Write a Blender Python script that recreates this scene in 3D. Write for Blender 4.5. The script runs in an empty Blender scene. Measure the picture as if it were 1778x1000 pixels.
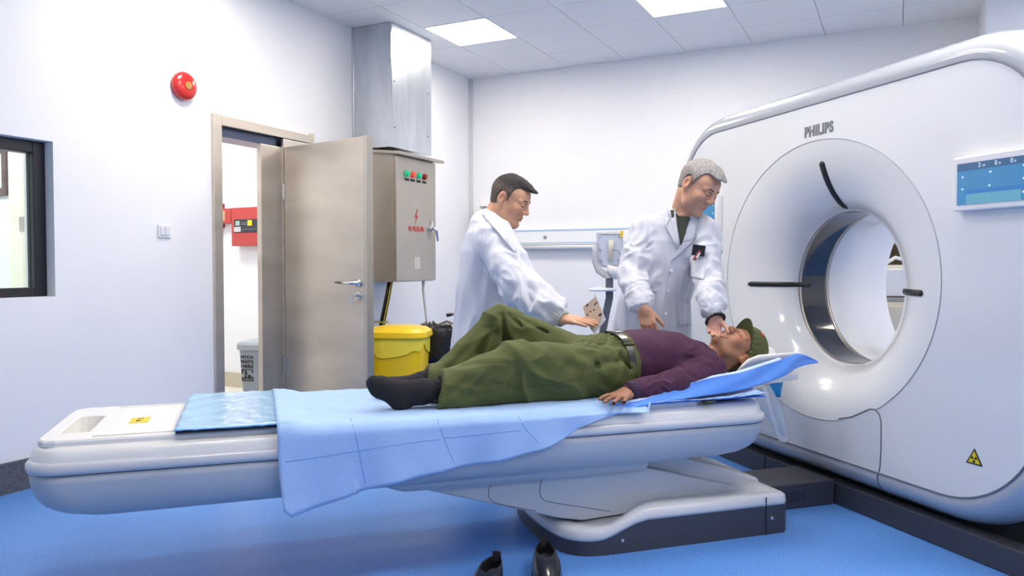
import bpy, bmesh, math, random
import numpy as np
from mathutils import Matrix, Vector
from mathutils.bvhtree import BVHTree
random.seed(4); np.random.seed(4)
scene = bpy.context.scene
COL = scene.collection
H = 1.1                                   # lens height above the floor
YAW = math.radians(26.7); PIT = math.radians(-1.72)

# ------------------------------------------------------------------ camera, world, light
cd = bpy.data.cameras.new('camera'); cam = bpy.data.objects.new('camera', cd); COL.objects.link(cam)
cd.sensor_width = 36; cd.lens = 36 * 1334 / 1778; cd.clip_start = 0.05
cam.location = (0, 0, H); cam.rotation_euler = (math.pi/2 + PIT, 0, YAW)
scene.camera = cam
wd = bpy.data.worlds.new('world'); scene.world = wd; wd.use_nodes = True
wd.node_tree.nodes['Background'].inputs[0].default_value = (0.9, 0.95, 1, 1)
wd.node_tree.nodes['Background'].inputs[1].default_value = 0.3
scene.view_settings.view_transform = 'Standard'; scene.view_settings.look = 'None'
scene.view_settings.gamma = 1; scene.view_settings.use_curve_mapping = False
scene.view_settings.exposure = 0.0
PANEL_W = 30.0                            # strength of the ceiling panels
def area(name, loc, sx, sy, power, rot=(0, 0, 0), color=(0.95, 0.97, 1.0)):
    l = bpy.data.lights.new(name, 'AREA'); l.shape = 'RECTANGLE'; l.size = sx; l.size_y = sy; l.energy = power; l.color = color
    o = bpy.data.objects.new(name, l); o.location = loc; o.rotation_euler = rot; COL.objects.link(o); return o

# ------------------------------------------------------------------ frames and camera maths
def rotz(a): return np.array([[math.cos(a), -math.sin(a), 0], [math.sin(a), math.cos(a), 0], [0, 0, 1.0]])
FR = {'W': rotz(0), 'G': rotz(math.pi/4), 'K': rotz(YAW)}      # room, scanner, viewer-yaw frames
FA = {'W': 0, 'G': math.pi/4, 'K': YAW}
_Fh = FR['K'] @ np.array([0, 1.0, 0]); _R = FR['K'] @ np.array([1.0, 0, 0]); _Z = np.array([0, 0, 1.0])
_F = _Fh*math.cos(PIT) + _Z*math.sin(PIT); _U = _Z*math.cos(PIT) - _Fh*math.sin(PIT)
CAM = np.array([0, 0, H])
def ray(x, y): return _F*1334 + _R*(x-889) + _U*(500-y)
def onp(x, y, n, c):
    n = np.array(n, float); d = ray(x, y); return CAM + d*((c - n@CAM)/(n@d))
def inv(fr, p): return FR[fr].T @ np.asarray(p, float)
def K(x, y, D): return inv('K', onp(x, y, _Fh, D))            # K frame point at depth D
def GT(x, y, t): return inv('G', onp(x, y, FR['G'] @ np.array([0, 1.0, 0]), t))
def GZ(x, y, z): return inv('G', onp(x, y, _Z, z))
def GS(x, y, s): return inv('G', onp(x, y, FR['G'] @ np.array([1.0, 0, 0]), s))

# ------------------------------------------------------------------ materials
def lin(c):
    c = np.array(c, float)/255; return tuple(np.where(c <= 0.04045, c/12.92, ((c+0.055)/1.055)**2.4))
MATS = {}
def mat(name, rgb, rough=0.5, metal=0.0, bump=0.0, bscale=60, var=0.0, vscale=8, emit=0, coat=0, trans=0, alpha=1, attr=None, sss=0, stretch=None, spec=0.5, sheen=0):
    if name in MATS: return MATS[name]
    m = bpy.data.materials.new(name); m.use_nodes = True; nt = m.node_tree; N = nt.nodes; L = nt.links
    p = N['Principled BSDF']; c = (*lin(rgb), 1)
    p.inputs['Base Color'].default_value = c; p.inputs['Roughness'].default_value = rough; p.inputs['Metallic'].default_value = metal
    p.inputs['Specular IOR Level'].default_value = spec
    if coat: p.inputs['Coat Weight'].default_value = coat; p.inputs['Coat Roughness'].default_value = 0.06
    if trans: p.inputs['Transmission Weight'].default_value = trans
    if sheen: p.inputs['Sheen Weight'].default_value = sheen
    if alpha < 1: p.inputs['Alpha'].default_value = alpha
    if sss: p.inputs['Subsurface Weight'].default_value = sss; p.inputs['Subsurface Radius'].default_value = (0.01, 0.004, 0.002)
    if emit: p.inputs['Emission Color'].default_value = c; p.inputs['Emission Strength'].default_value = emit
    tc = N.new('ShaderNodeTexCoord'); mp = N.new('ShaderNodeMapping'); L.new(tc.outputs['Object'], mp.inputs[0])
    if stretch: mp.inputs['Scale'].default_value = stretch
    src = None
    if attr:
        a = N.new('ShaderNodeAttribute'); a.attribute_name = attr; L.new(a.outputs['Color'], p.inputs['Base Color']); src = a.outputs['Color']
    if var:
        n = N.new('ShaderNodeTexNoise'); n.inputs['Scale'].default_value = vscale; n.inputs['Detail'].default_value = 5; L.new(mp.outputs[0], n.inputs['Vector'])
        r = N.new('ShaderNodeMapRange'); r.inputs[1].default_value = 0.3; r.inputs[2].default_value = 0.7
        r.inputs[3].default_value = 1-var; r.inputs[4].default_value = 1+var; L.new(n.outputs['Fac'], r.inputs[0])
        mx = N.new('ShaderNodeVectorMath'); mx.operation = 'SCALE'; L.new(r.outputs[0], mx.inputs['Scale'])
        if src: L.new(src, mx.inputs[0])
        else: mx.inputs[0].default_value = c[:3]
        L.new(mx.outputs[0], p.inputs['Base Color'])
    if bump:
        n = N.new('ShaderNodeTexNoise'); n.inputs['Scale'].default_value = bscale; n.inputs['Detail'].default_value = 3; L.new(mp.outputs[0], n.inputs['Vector'])
        b = N.new('ShaderNodeBump'); b.inputs['Strength'].default_value = bump; b.inputs['Distance'].default_value = 0.01
        L.new(n.outputs['Fac'], b.inputs['Height']); L.new(b.outputs[0], p.inputs['Normal'])
    MATS[name] = m; return m
WALL = mat('wall_paint', (238, 239, 243), 0.75, var=0.012, vscale=3, bump=0.03, bscale=40)
CEIL = mat('ceiling_paint', (232, 233, 236), 0.6)
def floor_mat():
    m = mat('blue_vinyl', (86, 150, 232), 0.38, bump=0.05, bscale=140); nt = m.node_tree; N = nt.nodes; L = nt.links; p = N['Principled BSDF']
    tc = N.new('ShaderNodeTexCoord'); v = N.new('ShaderNodeTexNoise'); v.inputs['Scale'].default_value = 220; v.inputs['Detail'].default_value = 2
    L.new(tc.outputs['Object'], v.inputs['Vector'])
    r = N.new('ShaderNodeValToRGB'); r.color_ramp.elements[0].position = 0.36; r.color_ramp.elements[1].position = 0.72
    r.color_ramp.elements[0].color = (*lin((70, 124, 204)), 1); r.color_ramp.elements[1].color = (*lin((142, 188, 242)), 1)
    e = r.color_ramp.elements.new(0.55); e.color = (*lin((92, 149, 226)), 1)
    L.new(v.outputs['Fac'], r.inputs[0]); L.new(r.outputs[0], p.inputs['Base Color']); return m
FLOOR = floor_mat()
def steel_mat(name, rgb, rough, vs, stretch, amt=0.10, bump=0.04):
    m = mat(name, rgb, rough, 0.9, bump=bump, bscale=6, var=amt, vscale=vs, stretch=stretch); return m
STEEL = steel_mat('brushed_steel', (208, 200, 188), 0.42, 2.0, (0.7, 0.7, 2.4), 0.12, 0.06)
STEEL2 = steel_mat('cabinet_steel', (186, 180, 170), 0.36, 3, (1, 1, 0.5), 0.06, 0.03)
GALV = steel_mat('galvanised_steel', (205, 210, 216), 0.3, 9, (1, 1, 0.25), 0.12, 0.06)
DARKLINE = mat('dark_joint', (95, 98, 108), 0.6)
BLACK = mat('black_plastic', (26, 27, 30), 0.35)
BLACKG = mat('black_gloss', (16, 18, 26), 0.08, coat=0.5)
SHELL = mat('scanner_white', (232, 234, 237), 0.22, coat=0.6)
SHELL2 = mat('scanner_rim', (180, 185, 194), 0.22, coat=0.6)
SKIRT = mat('scanner_skirt', (176, 184, 198), 0.3, coat=0.3)
NAVY = mat('dark_navy_plastic', (64, 65, 74), 0.45, bump=0.03, bscale=200)
COUCHW = mat('couch_white', (238, 237, 234), 0.35, coat=0.2)
COUCHG = mat('couch_grey', (188, 194, 203), 0.42, bump=0.02, bscale=300)
COUCHR = mat('couch_rim', (210, 212, 218), 0.3, coat=0.2)
CHROME = mat('chrome', (215, 215, 218), 0.15, 1.0)
def sheet_mat(name, rgb, rough=0.7, sub=0.0):
    m = mat(name, rgb, rough, bump=0.12, bscale=130, var=0.04, vscale=10, sheen=0.15); return m
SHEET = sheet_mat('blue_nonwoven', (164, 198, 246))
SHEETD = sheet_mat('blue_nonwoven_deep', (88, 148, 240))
PADB = mat('pad_light_blue', (150, 205, 245), 0.25, bump=0.3, bscale=25, var=0.08, vscale=14, coat=0.6)
RED = mat('red_enamel', (205, 40, 34), 0.2, coat=0.5)
REDBOX = mat('red_box', (178, 66, 62), 0.4)
YEL = mat('yellow_plastic', (246, 205, 8), 0.35, coat=0.1)
BAGY = mat('yellow_liner', (250, 226, 70), 0.3, bump=0.3, bscale=20)
GREYP = mat('grey_plastic', (140, 150, 162), 0.4)
BAGB = mat('black_bag', (32, 33, 37), 0.22, bump=0.5, bscale=18)
BINB = mat('black_bin', (40, 46, 60), 0.45)
INK = mat('black_ink', (30, 30, 32), 0.6)
INKG = mat('grey_ink', (128, 130, 134), 0.5, metal=0.3)
INKR = mat('red_ink', (190, 50, 45), 0.6)
INKW = mat('white_ink', (235, 238, 240), 0.6)
CREAM = mat('cream_panel', (236, 230, 212), 0.5)
BROWN = mat('brown_wood', (92, 66, 60), 0.5)
WHITEP = mat('white_plastic', (236, 237, 240), 0.35)
WPBLUE = mat('pale_blue_plastic', (206, 212, 232), 0.4)
TERR = mat('dark_terrazzo', (92, 92, 98), 0.4, var=0.5, vscale=150)
TAN = mat('tan_skirting', (196, 188, 166), 0.5, var=0.05, vscale=30)
COAT = mat('white_coat_cotton', (212, 215, 227), 0.8, bump=0.12, bscale=400, sheen=0.2)
COAT2 = mat('white_coat_seam', (212, 215, 230), 0.8)
DKGREEN = mat('dark_green_shirt', (62, 68, 58), 0.85, bump=0.1, bscale=300)
OLIVE = mat('olive_cloth', (80, 87, 40), 0.75, bump=0.12, bscale=350, var=0.06, vscale=6)
OLIVED = mat('olive_seam', (66, 72, 36), 0.8)
CAPG = mat('cap_cloth', (86, 92, 54), 0.85, bump=0.1, bscale=300)
PURP = mat('purple_knit', (70, 32, 62), 0.85, bump=0.2, bscale=260)
SOCK = mat('black_sock', (34, 33, 38), 0.95, bump=0.3, bscale=300)
SKIN = mat('skin', (200, 150, 120), 0.48, attr='Col', sss=0.08, bump=0.08, bscale=220, var=0.06, vscale=30)
HAIR = mat('hair', (60, 55, 55), 0.65, attr='Col', bump=0.9, bscale=170, var=0.3, vscale=120, stretch=(1, 1, 0.5))
PANTS = mat('dark_trousers', (40, 42, 52), 0.8)

# ------------------------------------------------------------------ mesh helpers
class MB:
    def __init__(s): s.v = []; s.f = []
    def add(s, v, f):
        n = len(s.v); s.v += [tuple(map(float, p)) for p in v]; s.f += [tuple(int(i)+n for i in q) for q in f]; return s
    def box(s, a, b, M=None):
        x0, y0, z0 = a; x1, y1, z1 = b
        v = [(x0,y0,z0),(x1,y0,z0),(x1,y1,z0),(x0,y1,z0),(x0,y0,z1),(x1,y0,z1),(x1,y1,z1),(x0,y1,z1)]
        if M is not None: v = [M @ np.array(p) for p in v]
        return s.add(v, [(0,3,2,1),(4,5,6,7),(0,1,5,4),(1,2,6,5),(2,3,7,6),(3,0,4,7)])
    def loft(s, loops, closed=True, cap=True):
        n = len(loops[0]); v = [p for l in loops for p in l]; f = []
        for i in range(len(loops)-1):
            for j in range(n if closed else n-1):
                k = (j+1) % n; f.append((i*n+j, i*n+k, (i+1)*n+k, (i+1)*n+j))
        if cap: f.append(tuple(range(n-1, -1, -1))); f.append(tuple((len(loops)-1)*n+j for j in range(n)))
        return s.add(v, f)
    def tube(s, pts, r, n=10, cap=True):
        pts = [np.array(p, float) for p in pts]; r = [r]*len(pts) if np.isscalar(r) else r; loops = []; up = None
        for i, p in enumerate(pts):
            d = pts[min(i+1, len(pts)-1)] - pts[max(i-1, 0)]; d = d/np.linalg.norm(d)
            if up is None: up = np.array([0, 0, 1.0]) if abs(d[2]) < 0.9 else np.array([1.0, 0, 0])
            x = np.cross(d, up); x /= np.linalg.norm(x); y = np.cross(x, d); up = y
            loops.append([p + r[i]*(math.cos(t)*x + math.sin(t)*y) for t in np.linspace(0, 2*math.pi, n, endpoint=False)])
        return s.loft(loops, True, cap)
    def cyl(s, a, b, r, n=20, r2=None): return s.tube([a, b], [r, r if r2 is None else r2], n)
    def prism(s, poly, a, b):           # poly: list of 3D points; extruded from +a to +b offset vectors
        a = np.array(a, float); b = np.array(b, float); P = [np.array(p, float) for p in poly]
        return s.loft([[p+a for p in P], [p+b for p in P]])
    def disc_stack(s, c, ax, prof, n=32):  # lathe: prof [(radius, dist along ax)]
        ax = np.array(ax, float); ax /= np.linalg.norm(ax); h = np.array([0, 0, 1.0]) if abs(ax[2]) < 0.9 else np.array([1.0, 0, 0])
        x = np.cross(ax, h); x /= np.linalg.norm(x); y = np.cross(ax, x); c = np.array(c, float)
        return s.loft([[c + ax*d + r*(math.cos(t)*x + math.sin(t)*y) for t in np.linspace(0, 2*math.pi, n, endpoint=False)] for r, d in prof])
    def grid(s, P):                      # P[i][j] 3D points
        n = len(P); m = len(P[0]); return s.add([q for r in P for q in r], [(i*m+j, i*m+j+1, (i+1)*m+j+1, (i+1)*m+j) for i in range(n-1) for j in range(m-1)])

def raw(name, v, f, m, smooth=False, bevel=0, cols=None, solid=0, subd=0, ang=40):
    me = bpy.data.meshes.new(name); me.from_pydata([tuple(p) for p in v] if not isinstance(v, np.ndarray) else v.tolist(), [], f if not isinstance(f, np.ndarray) else f.tolist())
    me.materials.append(m)
    bm = bmesh.new(); bm.from_mesh(me)
    if len(me.vertices) < 20000: bmesh.ops.recalc_face_normals(bm, faces=bm.faces); bm.to_mesh(me)
    bm.free()
    if smooth: me.polygons.foreach_set('use_smooth', [True]*len(me.polygons))
    if cols is not None:
        a = me.color_attributes.new('Col', 'FLOAT_COLOR', 'POINT'); a.data.foreach_set('color', np.concatenate([cols, np.ones((len(cols), 1))], 1).astype(np.float32).ravel())
    o = bpy.data.objects.new(name, me); COL.objects.link(o)
    if solid: md = o.modifiers.new('thick', 'SOLIDIFY'); md.thickness = solid; md.offset = 0
    if bevel: md = o.modifiers.new('edge', 'BEVEL'); md.width = bevel; md.segments = 2; md.limit_method = 'ANGLE'; md.angle_limit = math.radians(ang)
    if subd: md = o.modifiers.new('sub', 'SUBSURF'); md.levels = subd; md.render_levels = subd
    if smooth and bevel: pass
    return o
BASE = {}
def thing(name, label, cat, base=(0, 0, 0), fr='W', group=None, kind=None):
    o = bpy.data.objects.new(name, None); COL.objects.link(o); o.empty_display_size = 0.1
    o.location = FR[fr] @ np.array(base, float); o.rotation_euler = (0, 0, FA[fr])
    if label: o['label'] = label
    if cat: o['category'] = cat
    if group: o['group'] = group
    if kind: o['kind'] = kind
    BASE[o.name] = (fr, np.array(base, float)); return o
def part(name, mb, m, parent, fr=None, label=None, **kw):
    """mesh given in frame coordinates; stored relative to the root thing"""
    r = parent
    while r.parent: r = r.parent
    fr0, base = BASE[r.name]
    v = np.array(mb.v if isinstance(mb, MB) else mb[0], float); f = mb.f if isinstance(mb, MB) else mb[1]
    if fr and fr != fr0: v = v @ (FR[fr0].T @ FR[fr]).T
    o = raw(name, v - base, f, m, **kw); o.parent = parent
    if label: o['label'] = label
    return o
def single(name, mb, m, label, cat, base, fr='W', group=None, kind=None, **kw):
    """a thing that is one mesh"""
    v = np.array(mb.v if isinstance(mb, MB) else mb[0], float); f = mb.f if isinstance(mb, MB) else mb[1]
    o = raw(name, v - np.array(base, float), f, m, **kw)
    o.location = FR[fr] @ np.array(base, float); o.rotation_euler = (0, 0, FA[fr])
    if label: o['label'] = label
    if cat: o['category'] = cat
    if group: o['group'] = group
    if kind: o['kind'] = kind
    BASE[o.name] = (fr, np.array(base, float)); return o
def struct(name, mb, m, **kw):
    o = raw(name, mb.v, mb.f, m, **kw); o['kind'] = 'structure'; BASE[o.name] = ('W', np.zeros(3)); return o
def text(name, s, size, pos, xdir, ydir, m, parent, fr, bold=0.0, ext=0.001, align='CENTER', shear=0, label=None, sx=1.0):
    """flat lettering at pos (frame coords), reading along xdir, up along ydir"""
    c = bpy.data.curves.new(name, 'FONT'); c.body = s; c.size = size; c.extrude = ext; c.offset = bold; c.space_character = 1.12; c.align_x = align; c.align_y = 'CENTER'; c.shear = shear
    c.materials.append(m); o = bpy.data.objects.new(name, c); COL.objects.link(o)
    r = parent
    while r.parent: r = r.parent
    fr0, base = BASE[r.name]; Q = FR[fr0].T @ FR[fr]
    x = Q @ np.array(xdir, float); x /= np.linalg.norm(x); y = Q @ np.array(ydir, float); y -= x*(x@y); y /= np.linalg.norm(y); z = np.cross(x, y); p = Q @ np.array(pos, float) - base
    o.matrix_local = Matrix([[x[0]*sx, y[0], z[0], p[0]], [x[1]*sx, y[1], z[1], p[1]], [x[2]*sx, y[2], z[2], p[2]], [0, 0, 0, 1]])
    bpy.context.view_layer.update(); me = bpy.data.meshes.new_from_object(o.evaluated_get(bpy.context.evaluated_depsgraph_get())); ml = o.matrix_local.copy(); bpy.data.objects.remove(o)
    o = bpy.data.objects.new(name, me); COL.objects.link(o); o.matrix_local = ml; o.parent = parent
    if label: o['label'] = label
    return o

# ------------------------------------------------------------------ implicit surfaces for bodies and cloth
def axis_grid(segs):
    out = []
    for a, b, h in segs: out.append(np.arange(a, b, h))
    out.append([segs[-1][1]]); return np.concatenate(out).astype(np.float32)
def nrm(v): v = np.array(v, float); return v/np.linalg.norm(v)
class Fld:
    def __init__(s, X, Y, Z):
        s.ax = [axis_grid(a) for a in (X, Y, Z)]; s.f = np.full([len(a) for a in s.ax], 1.0, np.float32)
    def sub(s, lo, hi):
        sl = []; P = []
        for k in range(3):
            i0 = max(np.searchsorted(s.ax[k], lo[k])-1, 0); i1 = min(np.searchsorted(s.ax[k], hi[k])+1, len(s.ax[k])); sl.append(slice(i0, i1))
            sh = [1, 1, 1]; sh[k] = -1; P.append(s.ax[k][i0:i1].reshape(sh))
        return tuple(sl), P
    def mix(s, sl, d, k, op):
        f = s.f[sl]
        if op == 'add': h = np.maximum(k-np.abs(f-d), 0)/max(k, 1e-6); s.f[sl] = np.minimum(f, d) - h*h*k*0.25
        elif op == 'sub': d = -d; h = np.maximum(k-np.abs(f-d), 0)/max(k, 1e-6); s.f[sl] = np.maximum(f, d) + h*h*k*0.25
        else: s.f[sl] = np.maximum(f, d)
    def cap(s, a, b, ra, rb, k=0.02, op='add', flat=None, pw=1):
        a = np.array(a, float); b = np.array(b, float); R = max(ra, rb) + k + 0.03
        sl, P = s.sub(np.minimum(a, b)-R, np.maximum(a, b)+R)
        if s.f[sl].size == 0: return
        ba = b-a; l2 = max(ba@ba, 1e-9); pa = [P[i]-a[i] for i in range(3)]
        h = np.clip((pa[0]*ba[0]+pa[1]*ba[1]+pa[2]*ba[2])/l2, 0, 1)
        q = [pa[i]-ba[i]*h for i in range(3)]; r = ra+(rb-ra)*(h if pw == 1 else h**pw)
        if flat is not None:             # (unit vector, factor): thinner along the vector
            n, fac = flat; n = nrm(n); dn = q[0]*n[0]+q[1]*n[1]+q[2]*n[2]; e = (1/fac**2-1)
            d = np.sqrt(q[0]**2+q[1]**2+q[2]**2+dn*dn*e)-r; d = d*fac**0.5
        else: d = np.sqrt(q[0]**2+q[1]**2+q[2]**2)-r
        s.mix(sl, d.astype(np.float32), k, op)
    def ell(s, c, r, M=None, k=0.02, op='add'):
        c = np.array(c, float); r = np.array(r, float); M = np.eye(3) if M is None else M; R = max(r)+k+0.03
        sl, P = s.sub(c-R, c+R)
        if s.f[sl].size == 0: return
        p = [P[i]-c[i] for i in range(3)]
        q = [p[0]*M[0, j]+p[1]*M[1, j]+p[2]*M[2, j] for j in range(3)]
        k0 = np.sqrt(sum((q[j]/r[j])**2 for j in range(3))); k1 = np.sqrt(sum((q[j]/r[j]**2)**2 for j in range(3)))
        s.mix(sl, (k0*(k0-1)/np.maximum(k1, 1e-6)).astype(np.float32), k, op)
    def loft(s, keys, axis=2, yaw=0, n=2.3, k=0.03):
        """keys: (u, c1, c2, r1, r2) along axis"""
        keys = np.array(sorted(keys)); oth = [i for i in range(3) if i != axis]; R = keys[:, 3:].max()+k+0.05
        lo = np.zeros(3); hi = np.zeros(3); lo[axis] = keys[0, 0]-R*0.3; hi[axis] = keys[-1, 0]+R*0.3
        for j, o in enumerate(oth): lo[o] = keys[:, 1+j].min()-R; hi[o] = keys[:, 1+j].max()+R
        sl, P = s.sub(lo, hi); u = P[axis]
        c = [np.interp(u, keys[:, 0], keys[:, i]) for i in range(1, 5)]
        d1 = P[oth[0]]-c[0]; d2 = P[oth[1]]-c[1]; cy, sy = math.cos(yaw), math.sin(yaw); e1 = d1*cy+d2*sy; e2 = -d1*sy+d2*cy
        d = ((np.abs(e1/c[2])**n+np.abs(e2/c[3])**n)**(1/n)-1)*np.minimum(c[2], c[3])
        d = np.maximum(d, np.maximum(u-keys[-1, 0], keys[0, 0]-u)); s.mix(sl, d.astype(np.float32), k, 'add')
    def poly(s, pts):                    # keep only the half-spaces: list of (point, normal): outside where (p-pt).n > 0
        P = s.sub([-9]*3, [9]*3)[1]
        for p, n in pts:
            n = nrm(n); d = (P[0]-p[0])*n[0]+(P[1]-p[1])*n[1]+(P[2]-p[2])*n[2]; s.f = np.maximum(s.f, d.astype(np.float32))
    def nets(s):
        f = s.f; S = f < 0; ax = s.ax
        c = np.zeros(tuple(n-1 for n in f.shape), np.uint8)
        for i in (0, 1):
            for j in (0, 1):
                for k in (0, 1): c += S[i:f.shape[0]-1+i, j:f.shape[1]-1+j, k:f.shape[2]-1+k]
        I = np.argwhere((c > 0) & (c < 8)); idx = np.full(c.shape, -1, np.int32); idx[tuple(I.T)] = np.arange(len(I))
        acc = np.zeros((len(I), 3)); cnt = np.zeros(len(I))
        cor = [(i, j, k) for i in (0, 1) for j in (0, 1) for k in (0, 1)]
        for a_ in cor:
            for d in range(3):
                if a_[d]: continue
                b_ = list(a_); b_[d] = 1
                A = tuple((I+np.array(a_)).T); B = tuple((I+np.array(b_)).T); fa = f[A]; fb = f[B]; m = (fa < 0) != (fb < 0)
                t = np.where(m, fa/np.where(m, fa-fb, 1), 0)
                for e in range(3):
                    pa = ax[e][A[e]]; pb = ax[e][B[e]]; acc[:, e] += np.where(m, pa+(pb-pa)*t, 0)
                cnt += m
        V = acc/cnt[:, None]; Q = []
        for d in range(3):
            sa = [slice(None)]*3; sb = [slice(None)]*3; sa[d] = slice(0, -1); sb[d] = slice(1, None)
            E = S[tuple(sa)] != S[tuple(sb)]; J = np.argwhere(E); o1, o2 = (d+1) % 3, (d+2) % 3
            ok = (J[:, o1] > 0) & (J[:, o2] > 0) & (J[:, o1] < f.shape[o1]-1) & (J[:, o2] < f.shape[o2]-1); J = J[ok]
            if not len(J): continue
            ids = []
            for u, w in ((0, 0), (1, 0), (1, 1), (0, 1)):
                T = J.copy(); T[:, o1] -= u; T[:, o2] -= w; ids.append(idx[tuple(T.T)])
            q = np.stack(ids, 1); fl = S[tuple(J.T)]; q[fl] = q[fl][:, ::-1]; Q.append(q[:, ::-1])
        return V, np.concatenate(Q)
def vnormals(V, Q):
    n = np.cross(V[Q[:, 2]]-V[Q[:, 0]], V[Q[:, 3]]-V[Q[:, 1]]); N = np.zeros_like(V)
    for j in range(4): np.add.at(N, Q[:, j], n)
    return N/np.maximum(np.linalg.norm(N, axis=1), 1e-9)[:, None]
def relax(V, Q, it=1):
    for _ in range(it):
        A = np.zeros_like(V); c = np.zeros(len(V))
        for j in range(4):
            for k in (1, 3): np.add.at(A, Q[:, j], V[Q[:, (j+k) % 4]]); np.add.at(c, Q[:, j], 1)
        V = V*0.4+0.6*A/np.maximum(c, 1)[:, None]
    return V
_rw = np.random.RandomState(7)
def wav(P, wl, seed, stretch=(1, 1, 1), n=7):
    """smooth pseudo-noise in -1..1, wavelength wl"""
    r = np.random.RandomState(seed); P = P*np.array(stretch); o = np.zeros(len(P)); W = P + 0.35*wl*np.sin(P[:, [1, 2, 0]]*2*math.pi/(wl*2.1)+seed)
    for i in range(n):
        k = r.normal(size=3); k /= np.linalg.norm(k); o += np.sin(W@k*2*math.pi/(wl*r.uniform(0.7, 1.6))+r.uniform(0, 6.3))
    return o/n*1.6
def ridge(P, wl, seed, stretch=(1, 1, 1)): return 1-np.abs(wav(P, wl, seed, stretch))*1.6
def near(P, a, b, r):                   # falloff 1 on segment -> 0 at r
    a = np.array(a, float); b = np.array(b, float); ba = b-a; h = np.clip(((P-a)@ba)/max(ba@ba, 1e-9), 0, 1)
    return np.clip(1-np.linalg.norm(P-a-ba*h[:, None], axis=1)/r, 0, 1), h
def bvh(V, Q): return BVHTree.FromPolygons([tuple(p) for p in V], [tuple(q) for q in Q.tolist()] if isinstance(Q, np.ndarray) else Q)

# --- head in its own frame: x right-hand side, y face direction, z crown
def head_frame(f, up): f = nrm(f); up = np.array(up, float); up = nrm(up-f*(up@f)); r = np.cross(f, up); return np.stack([r, f, up], 1)
def head(F, c, M, sc=1.0, age=0, beak=1.0, mouth_w=0.022):
    T = lambda p: np.array(c)+M@(np.array(p)*sc)
    e = lambda p, r, k=0.015, op='add': F.ell(T(p), np.array(r)*sc, M, k, op)
    cp = lambda a, b, ra, rb, k=0.01, op='add': F.cap(T(a), T(b), ra*sc, rb*sc, k, op)
    e((0, -0.012, 0.036), (0.076, 0.097, 0.084)); e((0, 0.035, 0.03), (0.066, 0.058, 0.06), 0.02)
    e((0, 0.032, -0.035), (0.062, 0.06, 0.074), 0.03)
    for s in (-1, 1):
        cp((s*0.056, -0.002, -0.035), (s*0.046, 0.02, -0.078), 0.018, 0.017, 0.03); cp((s*0.046, 0.02, -0.078), (0, 0.07, -0.1), 0.017, 0.018, 0.02)
        e((s*0.04, 0.064, -0.022), (0.024, 0.024, 0.022), 0.022)
        cp((s*0.012, 0.089, 0.021), (s*0.05, 0.073, 0.02), 0.009, 0.008, 0.012)
        e((s*0.031, 0.098, 0.003), (0.017, 0.012, 0.011), 0.01, 'sub')
        e((s*0.031, 0.079, 0.002), (0.0135, 0.0135, 0.0125), 0.003)
        e((s*0.031, 0.0795, -0.012), (0.018, 0.012, 0.006), 0.006)
        e((s*0.012, 0.1, -0.03), (0.009, 0.011, 0.008), 0.005)
        e((s*0.006, 0.107, -0.039), (0.0035, 0.004, 0.004), 0.002, 'sub')
        cp((s*0.019, 0.096, -0.036), (s*0.031, 0.084, -0.062), 0.0025+0.001*age, 0.002, 0.006, 'sub')
        # ear: rim, bowl, lobe
        e((s*0.079, -0.014, -0.002), (0.011, 0.02, 0.033), 0.006); e((s*0.088, -0.009, 0.003), (0.007, 0.011, 0.02), 0.004, 'sub')
        cp((s*0.078, -0.006, -0.028), (s*0.078, -0.004, -0.032), 0.009, 0.008, 0.006)
    cp((0, 0.092, 0.014), (0, 0.1+0.012*beak, -0.026), 0.0075, 0.0115, 0.012)
    cp((-mouth_w, 0.084, -0.062), (0, 0.0945, -0.057), 0.0045, 0.0065, 0.006); cp((mouth_w, 0.084, -0.062), (0, 0.0945, -0.057), 0.0045, 0.0065, 0.006)
    cp((-mouth_w*0.7, 0.084, -0.071), (0, 0.0915, -0.0705), 0.005, 0.0068, 0.006); cp((mouth_w*0.7, 0.084, -0.071), (0, 0.0915, -0.0705), 0.005, 0.0068, 0.006)
    for s in (-1, 1): cp((s*mouth_w*1.1, 0.0905, -0.0655), (0, 0.102, -0.0635), 0.0018, 0.0026, 0.002, 'sub')
    e((0, 0.077, -0.1), (0.02, 0.014, 0.014), 0.014); cp((-0.014, 0.093, -0.084), (0.014, 0.093, -0.084), 0.003, 0.003, 0.01, 'sub')
    return T
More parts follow.
